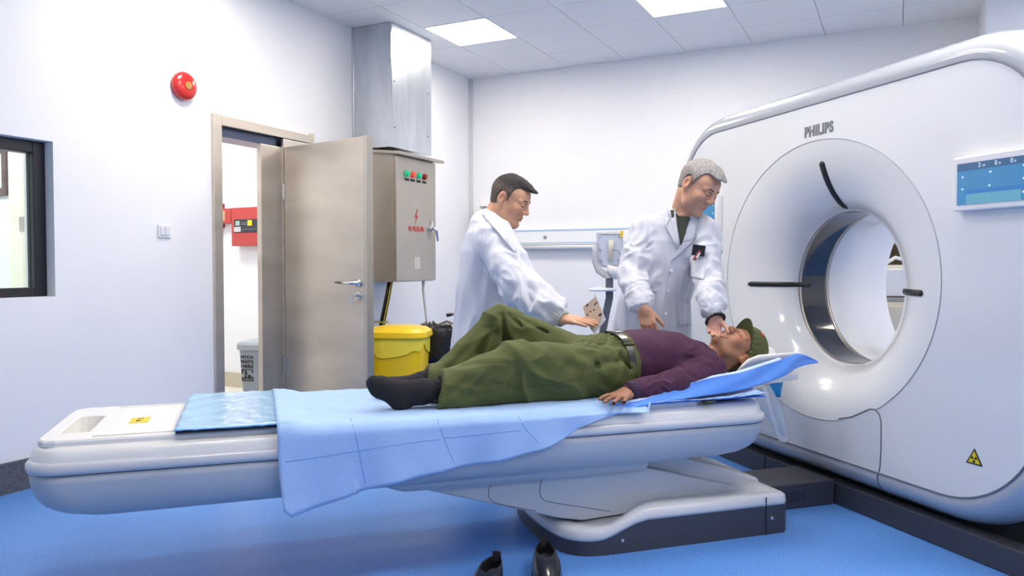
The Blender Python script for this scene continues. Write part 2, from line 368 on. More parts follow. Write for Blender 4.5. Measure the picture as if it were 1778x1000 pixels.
def hand(F, w, d, n, thumb, L=1.0, curl=(0.15, 0.2, 0.15), spread=0.12, tcurl=0.2, each=None, tdir=(0.62, 0.72, 0.25)):
    """w wrist, d finger direction, n palm-side normal, thumb +1/-1 side"""
    d = nrm(d); n = np.array(n, float); n = nrm(n-d*(n@d)); u = np.cross(d, n)*thumb; w = np.array(w, float); tips = []
    lens = [(0.040, 0.024, 0.02), (0.044, 0.028, 0.021), (0.041, 0.026, 0.021), (0.032, 0.02, 0.019)]
    F.cap(w-d*0.03*L, w+d*0.02*L, 0.026*L, 0.026*L, 0.02, flat=(n, 0.75))
    for i in range(4):
        o = 0.028-0.0185*i; k = w+d*(0.082-0.004*abs(i-1)-0.006*(i == 3))*L+u*o*L - n*0.002
        F.cap(w+u*o*0.75*L+d*0.015*L, k, 0.0135*L, 0.0115*L, 0.012)
        a = k; dd = nrm(d+u*spread*(1.5-i)*0.6); c = each[i] if each else curl
        nn = nrm(n-dd*(n@dd)); ang = 0; rr = [0.0098, 0.0089, 0.0082, 0.0072]
        for j in range(3):
            ang += c[j]; v = dd*math.cos(ang)+nn*math.sin(ang); b = a+v*lens[i][j]*L; r0 = rr[j]*L*(0.9 if i == 3 else 1); r1 = rr[j+1]*L*(0.9 if i == 3 else 1)
            F.cap(a, b, r0, r1, 0.0035); a = b
        tips.append(a)
    a = w+d*0.018*L+u*0.022*L+n*0.004; td = nrm(d*tdir[0]+u*tdir[1]+n*tdir[2]); b = a+td*0.04*L; F.cap(a, b, 0.016*L, 0.0125*L, 0.012)
    td = nrm(td+d*tcurl+n*tcurl*0.6); c2 = b+td*0.032*L; F.cap(b, c2, 0.0118*L, 0.0102*L, 0.004)
    td = nrm(td+d*tcurl-u*tcurl*0.3); c3 = c2+td*0.024*L; F.cap(c2, c3, 0.0102*L, 0.0084*L, 0.003); tips.append(c3); return tips
def skin_cols(V, c, M, sc, base, lip, shade=0.0, blush=(1.06, 0.93, 0.9)):
    C = np.tile(np.array(lin(base)), (len(V), 1)); q = ((V-np.array(c))@M)/sc
    def blend(m, col): C[:] = C*(1-m[:, None])+np.array(lin(col))*m[:, None]
    g = lambda x, s: np.exp(-(x/s)**2)
    m = g(q[:, 0], 0.022)*g(q[:, 1]-0.095, 0.012)*g(q[:, 2]+0.064, 0.011); blend(np.clip(m*1.3, 0, 1)*0.5, lip)
    for s in (-1, 1):
        m = g(q[:, 0]-s*0.05, 0.022)*g(q[:, 1]-0.07, 0.03)*g(q[:, 2]+0.02, 0.02); C *= 1+(np.array(blush)-1)*m[:, None]
        m = g(q[:, 0]-s*0.085, 0.02)*g(q[:, 1]+0.01, 0.03)*g(q[:, 2], 0.035); C *= 1+(np.array(blush)-1)*m[:, None]
    m = g(q[:, 0], 0.014)*g(q[:, 1]-0.11, 0.02)*g(q[:, 2]+0.028, 0.016); C *= 1+(np.array(blush)-1)*m[:, None]
    if shade:   # stubble and shaved temples
        m = (q[:, 2] < -0.05)*(q[:, 1] > 0.0)*(q[:, 2] > -0.13)*(1-g(q[:, 0], 0.02)*g(q[:, 2]+0.064, 0.012)); C *= 1-shade*0.25*m[:, None]
    return C
def face_bits(parent, fr, T, M, tree, brow_col, lash=True, bw=0.0035, brow_len=1.0, open_eye=0.0):
    f = M[:, 1]
    def hug(pts, off=0.0008):
        out = []
        for p in pts:
            o = T(p)+f*0.08; h = tree.ray_cast(Vector(o), Vector(-f))
            out.append(np.array(h[0])+f*off if h[0] is not None else T(p))
        return out
    for s in (-1, 1):
        P = hug([(s*(0.014+0.032*u*brow_len), 0.09, 0.025+0.005*math.sin(u*3.0)-0.003*u) for u in np.linspace(0, 1, 9)], 0.0002)
        r = [bw*(0.35+0.65*math.sin(min(1, u+0.12)*math.pi*0.9)) for u in np.linspace(0, 1, 9)]
        part('eyebrow', MB().tube(P, r, 6), brow_col, parent, fr, smooth=True)
        if lash:
            P = hug([(s*(0.018+0.027*u), 0.09, -0.0015-0.0045*math.sin(u*math.pi)+0.003*u) for u in np.linspace(0, 1, 9)], 0.0004)
            part('eyelashes', MB().tube(P, [0.0007+0.0012*math.sin(u*math.pi) for u in np.linspace(0, 1, 9)], 5), INK, parent, fr, smooth=True)
def hugpix(tree, fr, px, py, off=0.003):
    """point of a garment surface seen along a ray, lifted off it by off"""
    o = Vector(inv(fr, CAM)); d = Vector(nrm(inv(fr, ray(px, py)))); h = tree.ray_cast(o, d)
    if h[0] is None: return None
    n = np.array(h[1]); n = n if n@np.array(d) < 0 else -n; return np.array(h[0])+n*off
def patch(tree, fr, c, n=10, m=10, off=0.004, bend=None):
    """c: 4 outline corners (pixel pairs of the photograph) laid on the garment"""
    c = [np.array(p, float) for p in c]; G = []; last = None; pts = {}
    for i in range(n+1):
        for j in range(m+1):
            u, v = i/n, j/m; p = (c[0]*(1-u)+c[1]*u)*(1-v)+(c[3]*(1-u)+c[2]*u)*v
            pts[i, j] = hugpix(tree, fr, p[0], p[1], off)
    good = [q for q in pts.values() if q is not None]; ctr = np.mean(good, 0)
    for k_, q in pts.items():
        if q is None: pts[k_] = min(good, key=lambda g: abs(0))  if not good else ctr
    P = [[pts[i, j] for j in range(m+1)] for i in range(n+1)]
    A = np.array(P)
    for _ in range(2):
        B = A.copy(); B[1:-1, 1:-1] = (A[:-2, 1:-1]+A[2:, 1:-1]+A[1:-1, :-2]+A[1:-1, 2:])/4; A = B
    return MB().grid(A.tolist())
# ================================================================== room shell
XL, XR, YB, YF, CZ = -3.82, 4.0, 6.67, -2.5, 2.94
XO = -4.07
struct('floor', MB().box((XL-0.0, YF, -0.1), (XR, YB, 0)), FLOOR)
o = struct('floor_corridor', MB().box((-7.2, YF, -0.1), (XL, 5.3, 0)), mat('pale_corridor_floor', (226, 222, 212), 0.35))
m = MB(); WY0, WY1, WZ0, WZ1 = 0.75, 2.44, 0.94, 1.722; DY0, DY1, DZ = 3.46, 4.31, 1.985
m.box((XO, YF, 0), (XL, WY0, CZ)); m.box((XO, WY0, 0), (XL, WY1, WZ0)); m.box((XO, WY0, WZ1), (XL, WY1, CZ))
m.box((XO, WY1, 0), (XL, DY0, CZ)); m.box((XO, DY0, DZ), (XL, DY1, CZ)); m.box((XO, DY1, 0), (XL, YB+0.2, CZ))
struct('wall_left', m, WALL)
struct('wall_back', MB().box((XL, YB, 0), (XR+0.2, YB+0.2, CZ)), WALL)
struct('wall_right', MB().box((XR, YF, 0), (XR+0.2, YB, CZ)), WALL)
struct('wall_front', MB().box((XO, YF-0.2, 0), (XR+0.2, YF, CZ)), WALL)
struct('pillar', MB().box((0.506, 6.1, 0), (1.3, YB, CZ)), WALL)
# control room and corridor behind the left wall
struct('wall_corridor', MB().box((-7.2, 5.05, 0), (XO, 5.25, CZ)), WALL)
struct('wall_partition', MB().box((-7.2, 3.25, 0), (XO, 3.37, CZ)), WALL)
struct('wall_far_left', MB().box((-7.4, YF-0.2, 0), (-7.2, 5.25, CZ)), WALL)
struct('wall_control_front', MB().box((-7.2, -1.6, 0), (XO, -1.5, CZ)), WALL)
struct('ceiling_side_rooms', MB().box((-7.4, YF-0.2, CZ), (XL, 5.3, CZ+0.1)), CEIL)
struct('baseboard_corridor', MB().box((-7.2, 5.03, 0), (XO, 5.05, 0.13)), TAN)
m = MB().box((XL, YF, 0), (XL+0.015, DY0-0.03, 0.15)); m.box((XL, DY1+0.05, 0), (XL+0.015, YB, 0.15)); struct('baseboard_left', m, TERR)
struct('baseboard_back', MB().box((XL+0.015, YB-0.015, 0), (0.5, YB, 0.15)), TERR)
struct('trim_corner', MB().box((XL, YB-0.035, 0.15), (XL+0.012, YB, CZ)).box((XL, YB-0.012, 0.15), (XL+0.035, YB, CZ)), mat('corner_bead', (214, 214, 220), 0.6))
# ceiling: slab, panels laid in a grid, square light panels
struct('ceiling', MB().box((XL, YF, CZ+0.02), (XR, YB, CZ+0.12)), mat('ceiling_joint', (196, 198, 203), 0.7))
ceil_o = bpy.data.objects['ceiling']
xs = [-3.82]+[-3.325+0.555*i for i in range(14)]; xs = [x for x in xs if x < 4]+[4.0]
ys = [6.67]+[6.19-0.56*i for i in range(16)]; ys = [y for y in ys if y > -2.5]+[-2.5]
def is_light(i, j): return xs[i+1]-xs[i] > 0.5 and ((i % 3 == 1 and j in (2, 6) and (i, j) != (7, 2)) or (i in (4, 10) and j == 10))
def tile_mesh(x0, x1, y0, y1):
    b = MB(); e = 0.0022; b.box((x0+e, y0+e, CZ), (x1-e, y1-e, CZ+0.02)); return b
lights = 0
rest = MB()
for i in range(len(xs)-1):
    for j in range(len(ys)-1):
        x0, x1, y1, y0 = xs[i], xs[i+1], ys[j], ys[j+1]
        if is_light(i, j):
            lab = {(1, 2): 'lit square ceiling panel beside the metal duct', (4, 2): 'lit square ceiling panel cut by the top edge of the photo'}.get((i, j), 'lit square ceiling panel outside the photo, over the room')
            t = thing('ceiling_light', lab, 'ceiling light', ((x0+x1)/2, (y0+y1)/2, CZ), group='square ceiling lights')
            fr_ = MB(); w = 0.014
            for a, b in (((x0, y0), (x1, y0+w)), ((x0, y1-w), (x1, y1)), ((x0, y0+w), (x0+w, y1-w)), ((x1-w, y0+w), (x1, y1-w))): fr_.box((*a, CZ-0.003), (*b, CZ+0.02))
            part('frame', fr_, WHITEP, t)
            part('diffuser', MB().box((x0+w, y0+w, CZ-0.001), (x1-w, y1-w, CZ+0.01)), mat('lit_diffuser', (255, 245, 230), 0.5, emit=PANEL_W), t)
        elif y1 > 4.0 and x0 < 1.3:
            b = tile_mesh(x0, x1, y0, y1); c = np.array([(x0+x1)/2, (y0+y1)/2, CZ])
            o = raw('ceiling_tile', np.array(b.v)-c, b.f, CEIL); o.location = c; o.parent = ceil_o
        else: bb = tile_mesh(x0, x1, y0, y1); rest.add(bb.v, bb.f)
o = raw('ceiling_tiles_rest', np.array(rest.v), rest.f, CEIL); o.parent = ceil_o; o['kind'] = 'stuff'
area('corridor_light', (-5.2, 4.2, 2.85), 1.4, 0.6, 45, color=(1, 0.98, 0.95))
area('control_room_light', (-5.4, 1.6, 2.85), 1.4, 1.4, 75, color=(0.95, 0.98, 1))

# ------------------------------------------------------------------ window to the control room
t = thing('window_1', None, None, (XL, (WY0+WY1)/2, WZ0), kind='structure')
m = MB(); xo, xi, w = -3.885, -3.95, 0.062
m.box((xi, WY0, WZ0), (xo, WY0+w, WZ1)); m.box((xi, WY1-w, WZ0), (xo, WY1, WZ1)); m.box((xi, WY0+w, WZ1-w), (xo, WY1-w, WZ1)); m.box((xi, WY0+w, WZ0), (xo, WY1-w, WZ0+w*0.75))
part('window_frame', m, mat('black_aluminium', (34, 35, 42), 0.35), t, bevel=0.004)
part('pane', MB().box((-3.925, WY0+w, WZ0+w*0.75), (-3.917, WY1-w, WZ1-w)), mat('lead_glass', (236, 248, 244), 0.02, trans=1.0), t)
# things seen through it
def onY(px, py, y): return onp(px, py, [0, 1, 0], y)
t = thing('picture', 'framed picture in dark wood behind the observation window', 'picture', (-5.75, 3.25, 1.45))
a0 = onY(15, 340, 3.25); a1 = onY(0, 258, 3.25); x1 = a0[0]+0.02; x0 = x1-0.52; z0 = a0[2]; z1 = a1[2]+0.02
m = MB(); w = 0.055
for a, b in (((x0, z0), (x1, z0+w)), ((x0, z1-w), (x1, z1)), ((x0, z0+w), (x0+w, z1-w)), ((x1-w, z0+w), (x1, z1-w))): m.box((a[0], 3.22, a[1]), (b[0], 3.25, b[1]))
part('frame', m, BROWN, t, bevel=0.004); part('sheet', MB().box((x0+w, 3.24, z0+w), (x1-w, 3.248, z1-w)), mat('picture_paper', (232, 240, 222), 0.5), t)
pA, pB, pC = onY(22, 400, 3.25)[0], onY(46, 400, 3.25)[0], onY(55, 400, 3.25)[0]
t = thing('door_2', None, None, (pA, 3.25, 0), kind='structure')
part('leaf', MB().box((pA, 3.225, 0.01), (pB-0.008, 3.25, 2.2)), CREAM, t); part('frame', MB().box((pB+0.008, 3.215, 0), (-4.9, 3.25, 2.3)).box((pA-0.0, 3.215, 2.2), (pB+0.008, 3.25, 2.3)), mat('cream_frame', (222, 214, 196), 0.45), t)
part('seal', MB().box((pB-0.008, 3.232, 0.01), (pB+0.008, 3.25, 2.2)), mat('dark_seal', (70, 60, 48), 0.6), t)
part('hinge', MB().box((pB-0.02, 3.21, 1.33), (pB+0.03, 3.226, 1.43)), STEEL2, t)

# ------------------------------------------------------------------ steel door
t = thing('door_1', None, None, (XL, DY0, 0), kind='structure')
m = MB().box((XL-0.001, 3.44, 0), (XL+0.022, 3.51, 2.04)).box((XO, DY0-0.012, 0), (XL, DY0+0.03, DZ)); part('frame', m, STEEL, t, bevel=0.004)
part('header', MB().box((XL-0.001, 3.51, 1.975), (XL+0.022, 4.335, 2.037)).box((XL+0.0, 4.325, 1.968), (XL+0.03, 4.352, 2.05)), STEEL, t, bevel=0.003)
part('transom', MB().box((XO+0.03, 3.49, 1.915), (XL-0.03, DY1, 1.975)), mat('transom_steel', (96, 106, 128), 0.3, 0.8), t)
part('fixed_leaf', MB().box((XL-0.045, 3.862, 0.0), (XL-0.004, 4.31, 1.913)), STEEL, t, bevel=0.003)
part('hinge_post', MB().box((XL-0.004, 4.05, 0.0), (XL+0.018, 4.30, 1.97)), STEEL, t, bevel=0.003)
hx, hy, ex, ey = -3.795, 4.047, -2.992, 3.915
d = nrm([ex-hx, ey-hy, 0]); nn = np.array([-d[1], d[0], 0]); Mx = np.stack([d, nn, [0, 0, 1]], 1)
LW = math.hypot(ex-hx, ey-hy); Q = lambda p: np.array([hx, hy, 0])+Mx@np.array(p, float)
def qbox(mb, a, b):
    tmp = MB().box(a, b); return mb.add([Q(p) for p in tmp.v], tmp.f)
L = thing('steel_door', 'big stainless steel door leaf standing open into the room beside the cabinet', 'door', (ex, ey, 0))
part('leaf', qbox(MB(), (0, 0, 0.008), (LW, 0.05, 1.91)), STEEL, L, bevel=0.004)
part('edge_strip', qbox(MB(), (LW-0.028, -0.003, 0.01), (LW+0.004, 0.053, 1.914)), mat('steel_edge', (196, 190, 180), 0.3, 0.9), L, bevel=0.002)
h = MB(); h.add(*(lambda b: (b.v, b.f))(MB().disc_stack(Q((LW-0.075, -0.004, 0.985)), nn*-1, [(0.026, 0), (0.026, 0.008), (0.012, 0.011), (0.011, 0.045)], 24)))
h.tube([Q((LW-0.075, -0.045, 0.985)), Q((LW-0.1, -0.055, 0.985)), Q((LW-0.235, -0.05, 0.988))], [0.011, 0.011, 0.009], 12)
part('lever_handle', h, CHROME, L, smooth=True)
k = part('lock', MB().disc_stack(Q((LW-0.075, 0, 0.905)), -nn, [(0.024, 0), (0.024, 0.01), (0.012, 0.012), (0.012, 0.03)], 24), CHROME, L)
part('key', MB().tube([Q((LW-0.075, -0.03, 0.905)), Q((LW-0.08, -0.055, 0.9)), Q((LW-0.085, -0.057, 0.86))], 0.004, 8).disc_stack(Q((LW-0.1, -0.05, 0.86)), nn, [(0.016, 0), (0.016, 0.004)], 14), CHROME, k)
part('hinge', qbox(MB(), (-0.012, -0.008, 1.55), (0.012, 0.02, 1.66)), CHROME, L); part('hinge', qbox(MB(), (-0.012, -0.008, 0.35), (0.012, 0.02, 0.46)), CHROME, L)

# ------------------------------------------------------------------ things on the left wall
t = thing('fire_bell', 'round red fire alarm bell high on the left wall', 'alarm bell', (XL, 3.226, 2.16))
bc = (XL, 3.226, 2.16)
part('gong', MB().disc_stack(bc, (1, 0, 0), [(0.05, 0.0), (0.082, 0.012), (0.083, 0.03), (0.078, 0.04), (0.062, 0.05), (0.035, 0.057), (0.001, 0.059)], 48), RED, t, smooth=True)
part('badge', MB().disc_stack(bc, (1, 0, 0), [(0.022, 0.056), (0.022, 0.062), (0.001, 0.063)], 28), mat('brass_badge', (176, 140, 80), 0.35, 0.7), t)
part('screw', MB().disc_stack((XL, 3.27, 2.19), (1, 0, 0), [(0.007, 0.03), (0.007, 0.052), (0.001, 0.054)], 12), WHITEP, t)
t = thing('light_switch', 'white double rocker switch on the wall left of the steel doorway', 'light switch', (XL, 3.09, 1.255))
part('plate', MB().box((XL, 3.046, 1.258), (XL+0.009, 3.134, 1.335)), WHITEP, t, bevel=0.003)
for q in (0, 1): part('rocker', MB().box((XL+0.009, 3.058+q*0.033, 1.272), (XL+0.014, 3.088+q*0.033, 1.322)), mat('rocker_white', (222, 224, 232), 0.3), t, bevel=0.002)

# ------------------------------------------------------------------ duct and electrical cabinet
t = thing('air_duct', 'square galvanised metal duct running from cabinet top to ceiling', 'duct', (XL+0.18, 5.1, 1.98))
part('duct_panel', MB().box((XL+0.001, 4.825, 1.998), (-3.454, 5.39, CZ-0.002)), GALV, t, bevel=0.003, label='galvanised sheet box of the duct')
part('corner_seam', MB().box((-3.458, 4.821, 1.998), (-3.448, 4.832, CZ-0.004)).box((XL+0.001, 4.818, 2.0), (XL+0.015, 4.826, CZ-0.004)), CHROME, t)
for z_ in (2.15, 2.5, 2.85):
    for y_ in (4.87, 5.34): part('rivet', MB().disc_stack((-3.454, y_, z_), (1, 0, 0), [(0.006, 0), (0.005, 0.004), (0.001, 0.005)], 10), DARKLINE, t)
CX, CY0, CY1, CZ0, CZ1 = -3.337, 4.72, 5.27, 0.972, 1.965
t = thing('electrical_cabinet', 'wall mounted steel electrical cabinet with four indicator lamps', 'electrical cabinet', (XL, 5.0, CZ0))
part('body', MB().box((XL+0.001, CY0, CZ0), (CX-0.025, CY1, CZ1-0.02)), STEEL2, t, bevel=0.003)
m = MB(); m.loft([[(XL+0.001, CY0-0.03, CZ1+0.005), (CX+0.055, CY0-0.03, CZ1-0.05), (CX+0.055, CY0-0.03, CZ1-0.028), (XL+0.001, CY0-0.03, CZ1+0.03)], [(XL+0.001, CY1+0.04, CZ1+0.005), (CX+0.055, CY1+0.04, CZ1-0.05), (CX+0.055, CY1+0.04, CZ1-0.028), (XL+0.001, CY1+0.04, CZ1+0.03)]])
part('rain_roof', m, STEEL2, t, bevel=0.002)
dr = part('door', MB().box((CX-0.024, CY0+0.004, CZ0+0.006), (CX, CY1-0.004, CZ1-0.052)), STEEL2, t, bevel=0.003)
for i, (y_, c_) in enumerate(((4.83, 'g'), (4.91, 'r'), (4.99, 'g'), (5.07, 'd'))):
    mm = {'g': mat('green_lens', (40, 190, 140), 0.2, emit=0.25), 'r': mat('red_lens', (240, 95, 80), 0.25, emit=0.2), 'd': mat('dark_red_lens', (150, 45, 40), 0.3)}[c_]
    part('indicator_lamp', MB().disc_stack((CX, y_+0.03, 1.79), (1, 0, 0), [(0.026, 0), (0.026, 0.006), (0.02, 0.008), (0.019, 0.022), (0.001, 0.027)], 20), mm, t, smooth=False, label={'g': 'green indicator lamp', 'r': 'bright red indicator lamp', 'd': 'dark red indicator button'}[c_])
    part('lamp_plate', MB().box((CX, y_+0.002, 1.738), (CX+0.002, y_+0.058, 1.757)), INK, t)
bolt = [(0.4, 1), (-0.5, -0.15), (0.05, -0.1), (-0.35, -1), (0.55, 0.12), (0.02, 0.1), (0.5, 0.9)]
part('lightning_mark', MB().prism([(CX+0.001, 4.985+p[0]*0.045, 1.475+p[1]*0.06) for p in bolt], (0, 0, 0), (0.0012, 0, 0)), INKR, t, label='red lightning bolt')
text('warning_text', '有电危险', 0.046, (CX+0.001, 4.985, 1.375), (0, 1, 0), (0, 0, 1), INKR, t, 'W', sx=1.15, bold=0.0005)
lk = part('cabinet_lock', MB().disc_stack((CX, 5.2, 1.39), (1, 0, 0), [(0.028, 0), (0.028, 0.006), (0.014, 0.01), (0.014, 0.03)], 20), CHROME, t)
part('lock_lever', MB().tube([(CX+0.03, 5.2, 1.395), (CX+0.042, 5.215, 1.37), (CX+0.04, 5.235, 1.29)], [0.014, 0.011, 0.007], 10), CHROME, lk, smooth=True)
part('keyhole_cover', MB().box((CX, 5.19, 1.415), (CX+0.006, 5.22, 1.445)), CHROME, t)
part('sticker', MB().box((CX, 4.96, 1.07), (CX+0.0008, 5.04, 1.16)), mat('worn_label', (205, 202, 196), 0.6), t)
# cables and conduit under the cabinet
t = thing('cable_bundle', 'black and yellow cables hanging under the steel cabinet', 'cables', (-3.5, 4.78, 0))
for i, (dx, dy, mm) in enumerate(((0, 0, BLACK), (0.022, 0.0, BLACK), (0.01, -0.02, BLACK), (0.034, -0.02, mat('yellow_wire', (205, 190, 40), 0.4)))):
    part('cable', MB().tube([(-3.46+dx, 4.80+dy, 0.975), (-3.48+dx, 4.79+dy, 0.85), (-3.54+dx, 4.77+dy, 0.55), (-3.58+dx, 4.76+dy, 0.2), (-3.58+dx, 4.76+dy, 0.002)], 0.011 if i < 3 else 0.004, 10), mm, t, smooth=True, label='thin yellow wire' if i == 3 else None)
part('cable_tie', MB().box((-3.56, 4.735, 0.66), (-3.47, 4.8, 0.672)), mat('tan_tie', (180, 165, 90), 0.5), t)
single('conduit_pipe', MB().tube([(-3.42, 5.21, 0.975), (-3.42, 5.21, 0.9), (-3.4, 5.24, 0.6), (-3.4, 5.25, 0.002)], 0.012, 12), WHITEP, 'thin pale conduit pipe from cabinet underside behind black bin', 'pipe', (-3.4, 5.25, 0), smooth=True)

# ------------------------------------------------------------------ corridor things beyond the door
p0 = onY(415, 362, 5.05); p1 = onY(456, 427, 5.05); X0, Z1, Z0 = p0[0], p0[2], p1[2]; X1 = X0+0.36; yw = 5.05
t = thing('fire_alarm_panel', 'red fire alarm control panel with keypad beyond the doorway', 'alarm panel', ((X0+X1)/2, yw, Z0))
part('case', MB().box((X0, yw-0.09, Z0), (X1, yw, Z1)), REDBOX, t, bevel=0.004)
hh = Z1-Z0
part('keypad_plate', MB().box((X0+0.035, yw-0.094, Z0+hh*0.35), (X1-0.03, yw-0.09, Z0+hh*0.69)), mat('panel_black', (50, 50, 54), 0.4), t)
part('display', MB().box((X0+0.055, yw-0.096, Z0+hh*0.53), (X0+0.105, yw-0.093, Z0+hh*0.65)), mat('lcd_green', (150, 178, 165), 0.3), t)
for i in range(5):
    for j in range(3): part('key', MB().box((X0+0.04+i*0.016, yw-0.098, Z0+hh*0.37+j*0.015), (X0+0.052+i*0.016, yw-0.093, Z0+hh*0.37+0.011+j*0.015)), WHITEP, t)
part('yellow_tag', MB().box((X0+0.2, yw-0.097, Z0+hh*0.52), (X0+0.25, yw-0.093, Z0+hh*0.66)), YEL, t)
part('lettering_strip', MB().box((X0+0.12, yw-0.0955, Z0+hh*0.59), (X0+0.19, yw-0.0935, Z0+hh*0.6)).box((X0+0.12, yw-0.0955, Z0+hh*0.55), (X0+0.19, yw-0.0935, Z0+hh*0.56)).box((X0+0.13, yw-0.0955, Z0+hh*0.42), (X0+0.3, yw-0.0935, Z0+hh*0.428)), GREYP, t)
p0 = onY(392, 363, 5.05); p1 = onY(412, 388, 5.05)
t = thing('manual_call_point', 'small red manual call box left of the alarm panel', 'call point', (p0[0], yw, p1[2]))
part('case', MB().box((p0[0], yw-0.06, p1[2]), (p1[0]-0.015, yw, p0[2])), REDBOX, t, bevel=0.003)
part('glass', MB().box((p0[0]+0.012, yw-0.063, p1[2]+0.025), (p0[0]+0.055, yw-0.059, p0[2]-0.02)), mat('call_window', (196, 160, 120), 0.2), t)
p0 = onY(376, 354, 5.05); p1 = onY(391, 396, 5.05)
t = thing('fire_telephone', 'dark red wall telephone handset seen through the doorway', 'telephone', (p0[0], yw, p1[2]))
part('handset', MB().box((p0[0]-0.02, yw-0.05, p1[2]), (p1[0], yw, p0[2])), mat('dark_red', (150, 30, 34), 0.4), t, bevel=0.008)
part('cord', MB().tube([(p1[0]-0.04, yw-0.03, p1[2]), (p1[0]-0.012, yw-0.03, p1[2]-0.02), (p1[0]-0.02, yw-0.03, p1[2]-0.065), (p1[0]-0.06, yw-0.03, p1[2]-0.08)], 0.006, 8), mat('dark_red', (150, 30, 34), 0.4), t, smooth=True)

def bin_body(c, w0, w1, d0, d1, h, z0=0.0, r=0.2, n=24, e=5.0):
    def ring(w, d_, z): return [(c[0]+math.copysign(abs(math.cos(a))**(2/e), math.cos(a))*w/2, c[1]+math.copysign(abs(math.sin(a))**(2/e), math.sin(a))*d_/2, z) for a in np.linspace(0, 2*math.pi, n*2, endpoint=False)]
    return ring
# grey pedal bin in the corridor
c = (0, 0); bx, by = -4.62, 4.66
def place(o, x, y, a): o.location = (x, y, 0); o.rotation_euler = (0, 0, a)
t = thing('pedal_bin', 'grey plastic pedal bin lettered in black, out in the corridor', 'bin', (0, 0, 0)); rg = bin_body(c, 0, 0, 0, 0, 0)
part('body', MB().loft([rg(0.24, 0.22, 0.0), rg(0.25, 0.23, 0.01), rg(0.30, 0.27, 0.42)]), GREYP, t, smooth=False)
part('lid', MB().loft([rg(0.33, 0.30, 0.42), rg(0.335, 0.305, 0.462), rg(0.31, 0.28, 0.48), rg(0.18, 0.16, 0.495)]), mat('grey_lid', (160, 167, 176), 0.4), t)
part('pedal', MB().box((-0.10, -0.16, 0.05), (0.04, -0.09, 0.062)), GREYP, t, bevel=0.003)
part('pedal_recess', MB().box((-0.085, -0.122, 0.02), (0.03, -0.1, 0.075)), BLACK, t)
for i, s in enumerate(('PITCH', 'WASTE', 'HERE')): text('lettering', s, 0.036, (-0.055, -(0.115+0.0476*(0.36-0.036*i))-0.002, 0.36-0.036*i), (1, 0, 0), (0, -0.048, 1), INK, t, 'W', bold=0.0010, sx={'PITCH': 1.0, 'WASTE': 0.92, 'HERE': 1.25}[s])
fr_ = MB(); yb = -0.125
for a, b in (((-0.065, 0.155), (0.035, 0.16)), ((-0.065, 0.245), (0.035, 0.25)), ((-0.065, 0.215), (-0.06, 0.25)), ((-0.065, 0.155), (-0.06, 0.185)), ((0.03, 0.155), (0.035, 0.19)), ((0.03, 0.22), (0.035, 0.25))): fr_.box((a[0], yb-0.003, a[1]), (b[0], yb+0.006, b[1]))
fr_.disc_stack((-0.03, yb+0.004, 0.235), (0, -1, 0), [(0.007, 0), (0.007, 0.006)], 12).tube([(-0.032, yb, 0.225), (-0.03, yb, 0.2), (-0.045, yb, 0.17)], 0.005, 6).tube([(-0.032, yb, 0.222), (-0.012, yb, 0.215)], 0.004, 6).tube([(-0.03, yb, 0.2), (-0.022, yb, 0.17)], 0.005, 6).box((-0.01, yb-0.002, 0.17), (0.018, yb+0.006, 0.205))
fr_.v = [(p[0]-0.04, p[1]-(p[2]-0.17)*0.0476-0.0015, p[2]+0.015) for p in fr_.v]; part('litter_symbol', fr_, INK, t); place(t, bx, by, math.radians(12))

# ------------------------------------------------------------------ bins under the cabinet
t = thing('waste_bin', 'yellow medical waste bin with closed lid and liner, below the cabinet', 'bin', (0, 0, 0))
part('body', MB().loft([rg(0.34, 0.30, 0.0), rg(0.35, 0.31, 0.012), rg(0.395, 0.36, 0.61)]), YEL, t)
part('lid', MB().loft([rg(0.425, 0.39, 0.60), rg(0.44, 0.405, 0.612), rg(0.43, 0.395, 0.645), rg(0.36, 0.32, 0.668), rg(0.2, 0.18, 0.682)]), YEL, t)
ln = MB(); R1 = rg(0.405, 0.37, 0.605); n_ = len(R1); R2 = [(x*(0.99), y*(0.99), 0.605-0.085-0.03*math.sin(3*i*2*math.pi/n_)-0.02*math.sin(7*i*2*math.pi/n_+1)) for i, (x, y, z) in enumerate(R1)]
ln.loft([R1, R2], cap=False); part('liner', ln, BAGY, t, solid=0.002)
lb = MB(); yb = -0.172
part('label_frame', MB().box((0.075, yb-0.006, 0.2), (0.155, yb+0.01, 0.203)).box((0.075, yb-0.006, 0.285), (0.155, yb+0.01, 0.288)).box((0.075, yb-0.006, 0.2), (0.078, yb+0.01, 0.288)).box((0.152, yb-0.006, 0.2), (0.155, yb+0.01, 0.288)), INK, t)
text('lettering', '医疗废物', 0.021, (0.115, yb-0.012, 0.305), (1, 0, 0), (0, -0.04, 1), INK, t, 'W', bold=0.0005)
text('lettering', '感染性废物', 0.015, (0.115, yb-0.009, 0.272), (1, 0, 0), (0, -0.04, 1), INK, t, 'W')
bh = MB()
for q in range(3):
    a = q*2*math.pi/3+math.pi/2; cx_, cz_ = 0.098+0.008*math.cos(a), 0.235+0.008*math.sin(a)
    bh.tube([(cx_+0.008*math.cos(u), yb-0.003, cz_+0.008*math.sin(u)) for u in np.linspace(a-2.3, a+2.3, 12)], 0.0022, 6)
part('biohazard_mark', bh, INK, t, label='black biohazard sign'); part('mark', MB().prism([(0.125, yb-0.006, 0.225), (0.148, yb-0.006, 0.225), (0.1365, yb-0.006, 0.248)], (0, 0, 0), (0, 0.008, 0)), INK, t)
place(t, -3.09, 4.40, math.radians(24))
t = thing('waste_bin', 'black lined bin with white recycling mark behind the yellow bin', 'bin', (0, 0, 0))
part('body', MB().loft([rg(0.28, 0.26, 0.0), rg(0.29, 0.27, 0.012), rg(0.33, 0.30, 0.5)]), BINB, t)
